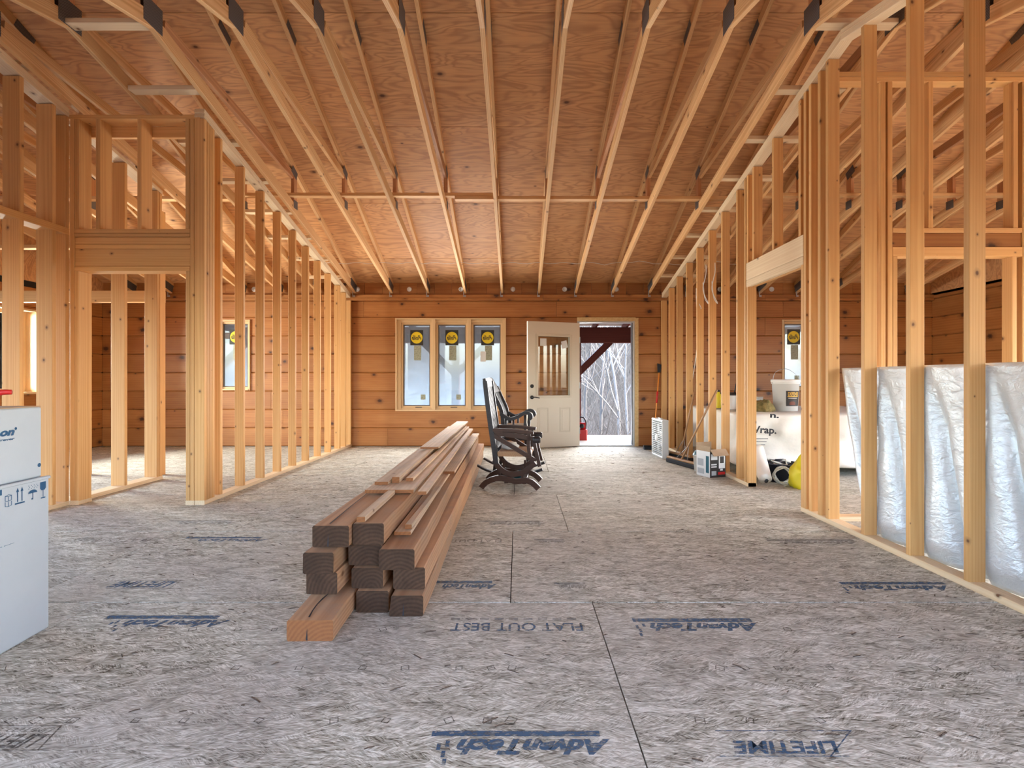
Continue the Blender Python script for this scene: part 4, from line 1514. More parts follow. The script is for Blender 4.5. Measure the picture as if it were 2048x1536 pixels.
def timber_mesh(w, h, L, seed, jitter=0.006, nseg=14, wane=0.0):
    """rough sawn timber: local x across? no - x along length, y across, z up, starting at x=0"""
    rr = random.Random(seed)
    v, f = [], []
    c = min(0.006, h * 0.08)
    ring = [(-w / 2 + c, 0), (w / 2 - c, 0), (w / 2, c), (w / 2, h - c), (w / 2 - c, h), (-w / 2 + c, h), (-w / 2, h - c), (-w / 2, c)]
    n = len(ring)
    ph = [rr.uniform(0, 6) for _ in range(8)]
    for i in range(nseg + 1):
        x = L * i / nseg
        jw = jitter * math.sin(x * 2.1 + ph[0]) + rr.uniform(-1, 1) * jitter * 0.5
        jh = jitter * 0.6 * math.sin(x * 1.7 + ph[1]) + rr.uniform(-1, 1) * jitter * 0.3
        for k, (y, z) in enumerate(ring):
            yy = y + (jw if y > 0 else -jw * 0.6)
            zz = z + (jh - jitter if z > h / 2 else 0)
            if wane and y > 0 and z > h / 2:
                wv_ = wane * max(0, math.sin(x * 1.3 + ph[2]))
                yy -= wv_
            v.append((x, yy, zz))
    for i in range(nseg):
        for k in range(n):
            a, b = i * n + k, i * n + (k + 1) % n
            f.append((a, b, b + n, a + n))
    f.append(tuple(reversed(range(n))))
    f.append(tuple(nseg * n + k for k in range(n)))
    me = mesh_of(v, f, 'timber')
    me.materials.append(M['timber'])
    me.polygons[nseg * n].material_index = 1
    me.polygons[nseg * n + 1].material_index = 1
    return me


TIMB = [  # px x0,x1 measured as world X range, z0, near Y, length, yaw deg, label
    (-0.971, -0.780, 0.0, 2.20, 5.0, 1.2, 0.095, 'reddish timber at floor level sticking out furthest, left column'),
    (-0.768, -0.610, 0.0, 2.47, 4.9, 0.0, 0.107, 'dark timber at floor level in the middle of the stack'),
    (-0.598, -0.442, 0.0, 2.43, 4.9, 0.5, 0.107, 'timber at floor level, outer column nearest the rocking chairs'),
    (-0.984, -0.835, 0.107, 2.42, 4.9, -0.3, 0.107, 'second timber up in the left column, on the protruding reddish one'),
    (-0.798, -0.640, 0.107, 2.49, 4.9, 0.0, 0.107, 'second timber up in the middle column of the stack'),
    (-0.598, -0.438, 0.107, 2.48, 4.9, 0.5, 0.107, 'second timber up in the column nearest the rocking chairs'),
    (-0.990, -0.838, 0.214, 2.385, 4.9, 0.0, 0.107, 'third timber up in the left column, with wavy waney edge'),
    (-0.804, -0.655, 0.214, 2.50, 4.9, 0.0, 0.107, 'third timber up in the middle column, set slightly back'),
    (-0.645, -0.484, 0.214, 2.435, 4.9, 0.8, 0.107, 'top timber of the column nearest the chairs, carrying two strips'),
    (-0.950, -0.792, 0.321, 2.433, 4.9, 0.2, 0.107, 'top timber of the left column with a long dark crack'),
    (-0.786, -0.632, 0.321, 2.47, 4.9, 0.6, 0.107, 'top timber of the middle column with a strip lying on it')]
for i, (xa, xb, z0, Yn, L, yaw, h, lab) in enumerate(TIMB):
    w = xb - xa
    me = timber_mesh(w, h - 0.002, L, 100 + i, 0.006, 26, 0.012 if i in (5, 2, 6) else 0.0)
    o = link('timber_beam', me, None, None, ((xa + xb) / 2, Yn, z0), (0, 0, R(90 + yaw)))
    tag(o, lab, 'timber', 'rough timbers in the stack')
    # sawn end face
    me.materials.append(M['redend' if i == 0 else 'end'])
    if i in (0, 2, 9):
        ck = mesh_of([(-0.001, 0.01, 0.004), (-0.001, 0.018, 0.004), (-0.001, 0.012, h * 0.6)], [(0, 2, 1)])
        link('drying_crack', ck, M['print_black'], o)
    if i in (0, 9):
        pts_ = [(0.02 + 4.5 * k / 14 * (0.2 if i == 0 else 1), 0.012 + 0.012 * math.sin(k * 0.8), 0) for k in range(15)]
        vv, ff = [], []
        for k, p in enumerate(pts_):
            t = 0.0025 if k % 3 else 0.004
            vv += [(p[0], p[1] - t, h - 0.0025), (p[0], p[1] + t, h - 0.0025)]
        for k in range(14):
            ff.append((2 * k, 2 * k + 2, 2 * k + 3, 2 * k + 1))
        link('drying_crack', mesh_of(vv, ff), M['print_black'], o)

PLK = [  # xa, xb, z, t, Ynear, Yfar, yaw, label
    (-0.905, -0.618, 0.430, 0.022, 3.09, 7.3, 0.9, 'wide pale board lying across the top of the timber stack'),
    (-0.585, -0.535, 0.430, 0.020, 3.05, 7.0, 1.0, 'short-ended board beside the wide board on the stack top'),
    (-0.885, -0.800, 0.453, 0.022, 3.22, 7.1, 0.9, 'narrow board on the outer left of the wide board'),
    (-0.790, -0.745, 0.453, 0.040, 3.28, 7.35, 0.6, 'thick batten raised in the middle of the wide board'),
    (-0.715, -0.672, 0.453, 0.022, 3.34, 7.2, 0.5, 'thin batten next to the thick batten on the wide board'),
    (-0.860, -0.700, 0.494, 0.018, 4.6, 7.45, 0.2, 'upper grey board at the far end, highest on the stack'),
    (-0.763, -0.723, 0.428, 0.026, 2.47, 3.07, 0.0, 'short strip lying on the middle top timber, near end'),
    (-0.620, -0.538, 0.322, 0.020, 2.62, 6.9, 0.7, 'thin board on the right column under the small strip'),
    (-0.572, -0.540, 0.343, 0.026, 2.65, 3.6, -0.4, 'small strip on top of the thin right-hand board'),
    (-0.600, -0.510, 0.345, 0.022, 4.2, 7.2, 0.5, 'reddish board end starting halfway along the right column')]
for i, (xa, xb, z0, t, Yn, Yf, yaw, lab) in enumerate(PLK):
    me = timber_mesh(xb - xa, t, Yf - Yn, 200 + i, 0.0015, 10)
    me.materials[0] = M['plank']
    me.materials.append(M['redend'])
    o = link('loose_plank', me, None, None, ((xa + xb) / 2, Yn, z0), (0, 0, R(90 + yaw)))
    tag(o, lab, 'plank', 'loose planks on the timber stack')

# ------------------------------------------------------------------ glider chair (near) and black rocking chair (behind)
gl = empty('glider_chair', (-0.06, 5.44, 0.0), R(-5))
tag(gl, 'dark brown wooden glider chair on a curved base, nearest the timber stack', 'chair')
WG = 0.22
for s in (-1, 1):
    y = s * WG
    m = ribbon([(-0.29, 0.02), (-0.24, 0.075), (-0.14, 0.115), (-0.04, 0.112), (0.06, 0.088), (0.15, 0.10), (0.22, 0.08), (0.285, 0.02)], 0.055, 0.035)
    link('base_foot', m, M['chair'], gl, (0, y, 0))
    m = ribbon([(-0.155, 0.30), (-0.13, 0.245), (-0.075, 0.19), (0.005, 0.158), (0.09, 0.165), (0.17, 0.205), (0.25, 0.275)], 0.05, 0.03)
    link('swing_frame', m, M['chair'], gl, (0, y - s * 0.01, 0))
    m = ribbon([(-0.252, 1.09), (-0.225, 0.86), (-0.185, 0.57), (-0.155, 0.38), (-0.14, 0.26)], [0.045, 0.05], 0.04)
    link('back_post', m, M['blackchair'], gl, (0, y, 0))
    m = ribbon([(-0.17, 0.55), (0.05, 0.42), (0.25, 0.30)], 0.042, 0.028)
    link('side_brace', m, M['chair'], gl, (0, y + s * 0.005, 0))
    m = ribbon([(-0.17, 0.60), (0.02, 0.597), (0.20, 0.578), (0.235, 0.575)], 0.03, 0.075)
    link('armrest', m, M['chair'], gl, (0, y, 0))
    m = ribbon([(-0.16, 0.565), (0.05, 0.545), (0.28, 0.505)], 0.045, 0.03)
    link('side_rail', m, M['chair'], gl, (0, y, 0))
    link('rail_knob', lathe([(0.0005, -0.04), (0.028, -0.038), (0.034, -0.02), (0.034, 0.02), (0.028, 0.038), (0.0005, 0.04)], 16, 'knob', True, False), M['blackchair'], gl, (0.265, y, 0.505), (0, R(90), 0))
    m = ribbon([(0.19, 0.56), (0.185, 0.45), (0.20, 0.34), (0.235, 0.27)], 0.035, 0.03)
    link('front_post', m, M['chair'], gl, (0, y, 0))
    m = ribbon([(0.235, 0.49), (0.265, 0.36), (0.295, 0.235)], 0.035, 0.028)
    link('leg', m, M['chair'], gl, (0, y - s * 0.03, 0))
    for xx in (-0.11, 0.12):
        box('hanger_link', (xx - 0.012, y - s * 0.03 - 0.006, 0.10), (xx + 0.012, y - s * 0.03 + 0.006, 0.24), 'chair', gl)
for k in range(7):
    y = -0.165 + 0.055 * k
    m = ribbon([(-0.243, 1.03), (-0.215, 0.82), (-0.172, 0.55), (-0.145, 0.40)], 0.012, 0.028, n=10)
    link('back_slat', m, M['blackchair'], gl, (0, y, 0))
cr = []
crest = ribbon([(-0.262, 1.115), (-0.254, 1.075), (-0.247, 1.03)], 0.03, 0.46)
link('crest_rail', crest, M['blackchair'], gl)
box('seat_board', (-0.13, -0.215, 0.335), (0.21, 0.215, 0.385), 'seatwood', gl, 0.012)
box('base_stretcher', (-0.06, -0.21, 0.065), (-0.02, 0.21, 0.105), 'chair', gl, 0.004)
box('base_stretcher', (0.12, -0.21, 0.06), (0.16, 0.21, 0.10), 'chair', gl, 0.004)
box('front_rail', (0.17, -0.215, 0.30), (0.205, 0.215, 0.345), 'chair', gl, 0.004)

rk = empty('rocking_chair', (-0.055, 6.22, 0.0), R(-6))
tag(rk, 'black spindle-back rocking chair with scrolled arms, behind the brown glider', 'chair')
WR = 0.25
for s in (-1, 1):
    y = s * WR
    m = ribbon([(-0.40, 0.125), (-0.28, 0.065), (-0.12, 0.028), (0.03, 0.018), (0.2, 0.035), (0.36, 0.085)], [0.02, 0.03], 0.045, n=24)
    link('rocker', m, M['blackchair'], rk, (0, y, 0))
    m = ribbon([(-0.235, 1.02), (-0.18, 0.90), (-0.105, 0.72), (-0.09, 0.45)], 0.042, 0.042)
    link('back_post', m, M['blackchair'], rk, (0, y * 0.92, 0))
    m = ribbon([(-0.12, 0.715), (-0.06, 0.675), (0.0, 0.655), (0.09, 0.685), (0.16, 0.725), (0.215, 0.715), (0.235, 0.68), (0.215, 0.655)], 0.038, 0.055, n=36)
    link('armrest', m, M['blackchair'], rk, (0, y, 0))
    for xx, zz in ((-0.06, 0.655), (0.03, 0.66)):
        link('arm_spindle', tube([(xx, 0, 0.43), (xx, 0, 0.5), (xx, 0, 0.58), (xx, 0, zz)], 0.013, 8), M['blackchair'], rk, (0, y, 0))
    link('arm_post', lathe([(0.014, 0.42), (0.02, 0.47), (0.014, 0.52), (0.022, 0.58), (0.015, 0.64), (0.017, 0.70)], 10), M['blackchair'], rk, (0.165, y, 0))
    link('leg', tube([(0.17, y, 0.43), (0.19, y, 0.25), (0.21, y, 0.045)], 0.02, 8), M['blackchair'], rk)
    link('leg', tube([(-0.15, y, 0.43), (-0.17, y, 0.25), (-0.19, y, 0.055)], 0.02, 8), M['blackchair'], rk)
for k in range(7):
    y = -0.18 + 0.06 * k
    m = ribbon([(-0.225, 0.99), (-0.17, 0.86), (-0.10, 0.68), (-0.085, 0.44)], 0.012, 0.022, n=10)
    link('back_spindle', m, M['blackchair'], rk, (0, y, 0))
# rounded crest
cv, cf = [], []
for k in range(13):
    a = math.pi * k / 12
    y = -0.27 * math.cos(a)
    z = 1.0 + 0.13 * math.sin(a) ** 0.7
    for dx, zz in ((-0.03, 0.96), (0.005, 0.96), (-0.035, z), (-0.06, z)):
        cv.append((-0.195 + dx - (zz - 0.96) * 0.25, y, zz))
for k in range(12):
    b = 4 * k
    for q in range(4):
        cf.append((b + q, b + (q + 1) % 4, b + 4 + (q + 1) % 4, b + 4 + q))
cf += [(3, 2, 1, 0), (48, 49, 50, 51)]
link('crest_rail', mesh_of(cv, cf), M['blackchair'], rk)
box('seat', (-0.17, -0.26, 0.41), (0.24, 0.26, 0.445), 'blackchair', rk, 0.012)
box('stretcher', (0.185, -0.25, 0.21), (0.21, 0.25, 0.235), 'blackchair', rk, 0.004)
box('stretcher', (-0.185, -0.25, 0.21), (-0.16, 0.25, 0.235), 'blackchair', rk, 0.004)
# things on and under the chairs
cb_ = empty('seat_box', (-0.02, 6.17, 0.447))
tag(cb_, 'small grey cardboard box resting on the black rocking chair seat', 'box')
box('body', (-0.10, -0.10, 0.0), (0.10, 0.10, 0.11), 'carton_in', cb_, 0.004)
box('lid', (-0.105, -0.105, 0.11), (0.105, 0.105, 0.135), 'carton_in', cb_, 0.004)


def blob(seed, sx, sy, sz, res=24, amp=0.12):
    v, f = [], []
    for i in range(res // 2 + 1):
        th = math.pi * i / (res // 2)
        for k in range(res):
            ph = 2 * math.pi * k / res
            d = Vector((math.sin(th) * math.cos(ph), math.sin(th) * math.sin(ph), math.cos(th)))
            rr = 1 + amp * mnoise.noise(d * 2.3 + Vector((seed, 0, 0))) + amp * 0.4 * mnoise.noise(d * 6 + Vector((seed, 5, 0)))
            z = d.z * sz * rr
            v.append((d.x * sx * rr, d.y * sy * rr, max(z, -sz * 0.45)))
    for i in range(res // 2):
        for k in range(res):
            a, b = i * res + k, i * res + (k + 1) % res
            f.append((a, a + res, b + res, b))
    return mesh_of(v, f, 'blob', True)


o = link('folded_cloth', blob(3, 0.085, 0.10, 0.05, amp=0.25), M['cloth'], None, (-0.08, 5.44, 0.385 + 0.023))
tag(o, 'crumpled white cloth on the rear of the glider seat', 'cloth')
ow = link('basin', lathe([(0.0005, 0.0), (0.085, 0.0), (0.115, 0.10), (0.12, 0.10), (0.11, 0.085), (0.08, 0.012), (0.0005, 0.012)], 24, 'basin', True, False), M['teal'], None, (0.0, 5.80, 0.0))
tag(ow, 'dark blue basin on the floor between the two chairs', 'basin')

# ------------------------------------------------------------------ cartons at the left edge
CA = R(4)


def carton(name, label, corner, L, W, H, rz, z0):
    """corner = far right vertical edge; runs L towards the camera, W to the left"""
    r = empty(name, (corner[0], corner[1], z0), rz)
    tag(r, label, 'carton')
    box('body', (-W, -L, 0.0), (0, 0, H), 'carton', r, 0.006)
    return r


c1 = carton('shipping_carton', 'tall white carton on the floor with blue handling symbols', (-2.085, 2.32), 0.75, 0.6, 0.672, CA, 0.0)
c2 = carton('shipping_carton', 'smaller white carton stacked on top with blue lettering', (-2.105, 2.305), 0.7, 0.55, 0.308, CA, 0.674)
v_ = box('flap', (-0.55, -0.70, 0.308), (0.0, -0.0, 0.312), 'carton_in', c2)
lipm = box('torn_lip', (-0.004, -0.75, 0.665), (0.012, -0.004, 0.677), 'carton', c1, 0.002)


def on_side(parent, me, y, z, mat='print_blue', name='print'):
    """flat mesh in xy placed on the +x face of a carton: mesh x -> +y (away), mesh y -> z"""
    o = link(name, me, M[mat], parent, (0.0012, y, z))
    o.rotation_euler = Matrix(((0, 0, 1, 0), (1, 0, 0, 0), (0, 1, 0, 0), (0, 0, 0, 1))).to_euler()
    return o


def poly(*rings):
    v, f = [], []
    for r in rings:
        b = len(v)
        v += [(x, y, 0) for x, y in r]
        f.append(tuple(range(b, b + len(r))))
    return mesh_of(v, f)


def side_yz(px, py, parent, z0):
    """pixel on the carton side plane -> local (y,z)"""
    rz = parent.rotation_euler.z
    n = Vector((math.cos(rz), math.sin(rz), 0))
    d = Vector(((px - CX) / FPX, 1.0, -(py - CY) / FPX))
    p0 = Vector(parent.location)
    cam0 = Vector((0, 0, CAMH))
    t = (p0 - cam0).dot(n) / d.dot(n)
    P = cam0 + d * t
    q = P - p0
    return (q.dot(Vector((-math.sin(rz), math.cos(rz), 0))), q.z)


def rect(x0, y0, x1, y1):
    return [(x0, y0), (x1, y0), (x1, y1), (x0, y1)]


# symbols on the lower carton (stacked boxes, this way up, keep dry, fragile)
y, z = side_yz(49, 1000, c1, 0)
bw, bh = 0.0022, 0.052
ya_, za_ = side_yz(37, 1008, c1, 0)
yb2, zb2 = side_yz(49, 978, c1, 0)
w_ = yb2 - ya_
h_ = zb2 - za_
on_side(c1, poly(rect(0, h_ * 0.5, w_, h_ * 0.9), rect(w_ * 0.45, h_ * 0.86, w_ * 0.6, h_ * 1.0)), *side_yz(-10, 1008, c1, 0))
for k in range(2):
    b = 0.062
    lw = 0.006
    rr_ = []
    z_ = k * 0.03
yc_, zc_ = side_yz(9, 1014, c1, 0)
yd_, zd_ = side_yz(23, 985, c1, 0)
W_, H_ = yd_ - yc_, zd_ - zc_
lw = W_ * 0.10
cube = []
for k in range(2):
    b = H_ * (0.0 + 0.42 * k)
    t = H_ * 0.36
    cube += [rect(0, b, lw, b + t), rect(W_ - lw, b, W_, b + t), rect(W_ * 0.5 - lw / 2, b - H_ * 0.05, W_ * 0.5 + lw / 2, b + t - H_ * 0.05), [(0, b), (W_ * 0.5, b - H_ * 0.06), (W_ * 0.5, b - H_ * 0.02), (0, b + H_ * 0.04)], [(W_ * 0.5, b - H_ * 0.06), (W_, b), (W_, b + H_ * 0.04), (W_ * 0.5, b - H_ * 0.02)]]
cube += [[(0, H_ * 0.78), (W_ * 0.5, H_ * 0.72), (W_ * 0.5, H_ * 0.76), (0, H_ * 0.82)], [(W_ * 0.5, H_ * 0.72), (W_, H_ * 0.78), (W_, H_ * 0.82), (W_ * 0.5, H_ * 0.76)],
         [(0, H_ * 0.78), (W_ * 0.5, H_ * 0.86), (W_ * 0.5, H_ * 0.9), (0, H_ * 0.82)], [(W_ * 0.5, H_ * 0.86), (W_, H_ * 0.78), (W_, H_ * 0.82), (W_ * 0.5, H_ * 0.9)]]
on_side(c1, poly(*cube), yc_, zc_)
yc_, zc_ = side_yz(29, 1010, c1, 0)
yd_, zd_ = side_yz(49, 972, c1, 0)
W_, H_ = yd_ - yc_, zd_ - zc_
arr = [rect(0, 0, W_, H_ * 0.09)]
for u in (0.28, 0.72):
    arr += [rect(W_ * (u - 0.05), H_ * 0.14, W_ * (u + 0.05), H_ * 0.78), [(W_ * (u - 0.15), H_ * 0.74), (W_ * (u + 0.15), H_ * 0.74), (W_ * u, H_ * 1.0)]]
on_side(c1, poly(*arr), yc_, zc_)
yc_, zc_ = side_yz(55, 1002, c1, 0)
yd_, zd_ = side_yz(75, 967, c1, 0)
W_, H_ = yd_ - yc_, zd_ - zc_
um = [[(W_ * (0.5 + 0.45 * math.cos(a)), H_ * (0.45 + 0.22 * math.sin(a))) for a in [math.pi * k / 10 for k in range(11)]], rect(W_ * 0.46, H_ * 0.12, W_ * 0.54, H_ * 0.45), rect(W_ * 0.36, H_ * 0.02, W_ * 0.54, H_ * 0.12)]
for k in range(12):
    u, q = (k % 4) * 0.27 + 0.06 + 0.1 * ((k // 4) % 2), 0.74 + 0.1 * (k // 4)
    um.append(rect(W_ * u, H_ * q, W_ * (u + 0.06), H_ * (q + 0.055)))
on_side(c1, poly(*um), yc_, zc_)
yc_, zc_ = side_yz(79, 998, c1, 0)
yd_, zd_ = side_yz(92, 962, c1, 0)
W_, H_ = yd_ - yc_, zd_ - zc_
on_side(c1, poly([(W_ * 0.05, H_), (W_ * 0.05, H_ * 0.62), (W_ * 0.25, H_ * 0.5), (W_ * 0.75, H_ * 0.5), (W_ * 0.95, H_ * 0.62), (W_ * 0.95, H_)][::-1], rect(W_ * 0.45, H_ * 0.06, W_ * 0.55, H_ * 0.5), rect(W_ * 0.15, 0, W_ * 0.85, H_ * 0.07)), yc_, zc_)


def side_text(parent, s, px0, px1, py0, py1, bold, shear, mat='print_blue'):
    ya_, za_ = side_yz(px0, py1, parent, 0)
    yb2, zb2 = side_yz(px1, py0, parent, 0)
    me = fit_width(text_mesh(s, abs(zb2 - za_), bold, shear), abs(yb2 - ya_))
    return on_side(parent, me, (ya_ + yb2) / 2, (za_ + zb2) / 2, mat, 'lettering')


side_text(c1, 'rra lonto', -8, 28, 1086, 1097, 0.03, 0.0)
side_text(c2, 'on', -1, 29, 859, 874, 0.05, 0.3)
side_text(c2, 'rever', 0, 29, 876, 883, 0.03, 0.1)
yr_, zr_ = side_yz(31, 857, c2, 0)
on_side(c2, poly([(0.006 * math.cos(a), 0.006 * math.sin(a)) for a in [2 * math.pi * k / 12 for k in range(12)]]), yr_, zr_)
yr_, zr_ = side_yz(78, 930, c2, 0)
on_side(c2, poly([(0.009 * math.cos(a), 0.009 * math.sin(a)) for a in [2 * math.pi * k / 14 for k in range(14)]]), yr_, zr_)
rt = empty('hand_tool', (-2.118, 2.12, 0.988), R(10))
tag(rt, 'red handle tip of a tool lying on the upper carton', 'tool')
link('grip', tube(curve_pts([(0.035, 0.03, 0.062), (0.0, 0.02, 0.060), (-0.06, 0.0, 0.04), (-0.16, -0.03, 0.03), (-0.26, -0.06, 0.022)], 20), 0.010, 10, taper=0.018), M['red'], rt)
link('blade', tube([(-0.26, -0.06, 0.018), (-0.40, -0.10, 0.012)], 0.01, 8), M['metal'], rt)

# ------------------------------------------------------------------ foil insulation behind the right studs
NYf, NZf = 150, 44
fv, ff = [], []
for j in range(NYf + 1):
    Y = 1.45 + (3.985 - 1.45) * j / NYf
    for i in range(NZf + 1):
        t = i / NZf
        z = 0.012 + 1.178 * t
        # hangs from the studs at the top, drapes in diagonal folds between them
        u = ((Y - 3.595) / 0.4145) % 1.0
        fold = math.exp(-((u - 0.86 + 0.46 * (0.9 - t)) / 0.08) ** 2) * (0.2 + 0.8 * (1 - t)) * min(1, (1 - t) * 3.2)
        fold2 = math.exp(-((u - 0.40 + 0.25 * (0.8 - t)) / 0.12) ** 2) * (1 - t)
        x = 2.475 + 0.028 * math.sin(math.pi * u) ** 2 + 0.125 * fold + 0.045 * fold2 + 0.012 * mnoise.noise(Vector((Y * 3, z * 4, 1.0)))
        x += 0.05 * max(0, 0.12 - z) / 0.12
        yy_ = Y
        if j > NYf - 18:
            k = (j - (NYf - 18)) / 18
            yy_ = Y - k * 0.30 * (1 - t) ** 1.3
        fv.append((x, yy_, z))
for j in range(NYf):
    for i in range(NZf):
        a = j * (NZf + 1) + i
        ff.append((a, a + 1, a + NZf + 2, a + NZf + 1))
fo = link('foil_sheet', mesh_of(fv, ff, 'foil', True), M['foil'])
sm = fo.modifiers.new('thick', 'SOLIDIFY')
sm.thickness = 0.006
sm.offset = 1
tag(fo, 'waist-high silver foil insulation sheet draped behind the right studs', 'insulation')

# ------------------------------------------------------------------ right side objects
# box fan
fn = empty('box_fan', (1.985, 7.52, 0.0), R(2))
tag(fn, 'white box fan standing on edge near the far right corner', 'fan')
box('housing', (0.012, -0.25, 0.0), (0.105, 0.25, 0.03), 'fan', fn, 0.008)
box('housing', (0.012, -0.25, 0.51), (0.105, 0.25, 0.54), 'fan', fn, 0.008)
box('housing', (0.012, -0.25, 0.03), (0.105, -0.22, 0.51), 'fan', fn, 0.008)
box('housing', (0.012, 0.22, 0.03), (0.105, 0.25, 0.51), 'fan', fn, 0.008)
box('back_panel', (0.085, -0.22, 0.03), (0.095, 0.22, 0.51), 'grille', fn)
for k in range(17):
    z = 0.05 + k * 0.0275
    box('grille_bar', (0.008, -0.225, z - 0.003), (0.016, 0.225, z + 0.003), 'fan', fn)
link('hub', lathe([(0.0005, 0.012), (0.05, 0.01), (0.055, 0.0)], 20, 'hub', True, False), M['fan'], fn, (0.012, 0, 0.27), (0, R(-90), 0))
for k in range(5):
    b = lumber('blade', (0.05, 0.03 * math.cos(k * 1.257), 0.27 + 0.03 * math.sin(k * 1.257)), (0.05, 0.2 * math.cos(k * 1.257), 0.27 + 0.2 * math.sin(k * 1.257)), 0.09, 0.004, 'grille', fn, (1, 0, 0))
box('carry_handle', (0.045, -0.06, 0.54), (0.075, 0.06, 0.556), 'fan', fn, 0.005)

# upright broom leaning on the far wall
p0 = Vector((2.22, 8.56, 0.03))
p1 = Pt(1318, 745, 8.63)
br = empty('upturned_broom', p0)
tag(br, 'orange-handled broom leaning on the far wall, dark bristles up, red grip', 'broom')
d = p1 - p0
link('handle', tube([(0, 0, 0), d], 0.011, 10), M['orange'], br)
link('grip', tube([d * 0.58, d * 0.74], 0.016, 10), M['red'], br)
link('bristle_head', mesh_of([(d.x - 0.02, d.y - 0.015, d.z), (d.x + 0.02, d.y - 0.015, d.z), (d.x + 0.02, d.y + 0.015, d.z), (d.x - 0.02, d.y + 0.015, d.z),
                              (d.x - 0.025, d.y - 0.01, d.z + 0.15), (d.x + 0.035, d.y - 0.01, d.z + 0.13), (d.x + 0.035, d.y + 0.02, d.z + 0.13), (d.x - 0.025, d.y + 0.02, d.z + 0.15)],
                             [(3, 2, 1, 0), (4, 5, 6, 7), (0, 1, 5, 4), (1, 2, 6, 5), (2, 3, 7, 6), (3, 0, 4, 7)]), M['bristle'], br)
# small brush head on the floor
bh_ = empty('floor_brush', Fl(1297, 899))
tag(bh_, 'short dark brush lying on the floor left of the white fan', 'brush')
box('back', (-0.08, -0.03, 0.045), (0.11, 0.03, 0.065), 'black', bh_, 0.006)
box('bristles', (-0.075, -0.035, 0.0), (0.105, 0.035, 0.045), 'bristle', bh_, 0.004)


def push_broom(label, a, b, tip, hl):
    """a,b: floor ends of the head; tip: upper end of the handle"""
    a, b, tip = Vector(a), Vector(b), Vector(tip)
    r = empty('push_broom', (a + b) / 2)
    tag(r, label, 'broom', 'push brooms by the right partition')
    c = r.location.copy()
    lumber('head_block', a - c + Vector((0, 0, 0.07)), b - c + Vector((0, 0, 0.07)), 0.055, 0.025, 'seatwood', r, (0, 0, 1), 0.006)
    lumber('bristles', a - c + Vector((0, 0, 0.029)), b - c + Vector((0, 0, 0.029)), 0.07, 0.057, 'bristle', r, (0, 0, 1), 0.01)
    s = Vector((0, 0, 0.08))
    link('handle', tube([s, tip - c], 0.012, 10), M['seatwood'], r)
    for k in (-1, 1):
        e = (b - a).normalized() * 0.12 * k + Vector((0, 0, 0.08))
        link('brace_wire', tube([e, s + (tip - c - s).normalized() * 0.22], 0.004, 6), M['metal'], r)
    return r


push_broom('push broom with black bristles and pale handle, nearest the printed carton', (2.02, 7.02, 0), (2.19, 6.42, 0), (2.40, 6.30, 0.98), 1)
push_broom('push broom partly hidden behind the other broom, beside the fan', (2.18, 7.45, 0), (2.32, 7.0, 0), (2.41, 7.06, 1.05), 1)

# small bucket with dark lid
bk = empty('small_bucket', Fl(1399, 942))
tag(bk, 'small white bucket with dark blue rag on top, beside the printed carton', 'bucket')
link('body', lathe([(0.0005, 0), (0.06, 0), (0.072, 0.19), (0.076, 0.19), (0.076, 0.20), (0.070, 0.20), (0.060, 0.02), (0.0005, 0.02)], 24, 'bk', True, False), M['white'], bk)
link('rag', blob(9, 0.062, 0.062, 0.05, 20, 0.3), M['teal'], bk, (-0.01, 0, 0.205))

# printed carton with open flaps
pc = empty('printed_carton', (2.155, 5.86, 0.0), R(20))
tag(pc, 'open cardboard box with black and white printing by the right partition', 'carton')
w, dpt, h = 0.215, 0.235, 0.29
t = 0.004
for lo, hi, mm in (((0, 0, 0), (w, t, h), 'labelbox'), ((0, dpt - t, 0), (w, dpt, h), 'carton_in'), ((0, t, 0), (t, dpt - t, h), 'white'), ((w - t, t, 0), (w, dpt - t, h), 'carton_in'), ((0, 0, 0), (w, dpt, t), 'carton_in')):
    box('side', lo, hi, mm, pc)
box('flap', (0.0, t, h), (t, dpt - t, h + 0.06), 'carton_in', pc)
fl = lumber('flap', (0.0, 0.0, h - 0.02), (w, 0.0, h - 0.02), 0.09, 0.004, 'carton_in', pc)
fl.location = (w / 2, -0.03, h - 0.005)
fl.rotation_mode = 'XYZ'
fl.rotation_euler = (R(48), 0, 0)
lumber('flap', (0.0, dpt, h + 0.04), (w, dpt, h + 0.04), 0.004, 0.09, 'carton_in', pc)
for (xa, xb, za, zc2, mm) in ((0.012, 0.10, 0.20, 0.265, 'white'), (0.12, 0.205, 0.10, 0.25, 'white'), (0.135, 0.19, 0.16, 0.235, 'labelbox'), (0.015, 0.09, 0.14, 0.155, 'white'), (0.015, 0.09, 0.115, 0.128, 'white'), (0.02, 0.085, 0.025, 0.075, 'grille'), (0.11, 0.205, 0.03, 0.06, 'red'), (0.14, 0.175, 0.075, 0.095, 'white')):
    box('print', (xa, -0.0012 - (0.0006 if mm == 'labelbox' else 0), za), (xb, -0.0002, zc2), mm, pc)
for (ya2, yb3, za, zc2, mm) in ((0.02, 0.07, 0.05, 0.24, 'teal'), (0.11, 0.21, 0.12, 0.20, 'grille'), (0.10, 0.21, 0.03, 0.09, 'grille')):
    box('print', (-0.0012, ya2, za), (-0.0002, yb3, zc2), mm, pc)

# pile wrapped in white building wrap
NW = 40


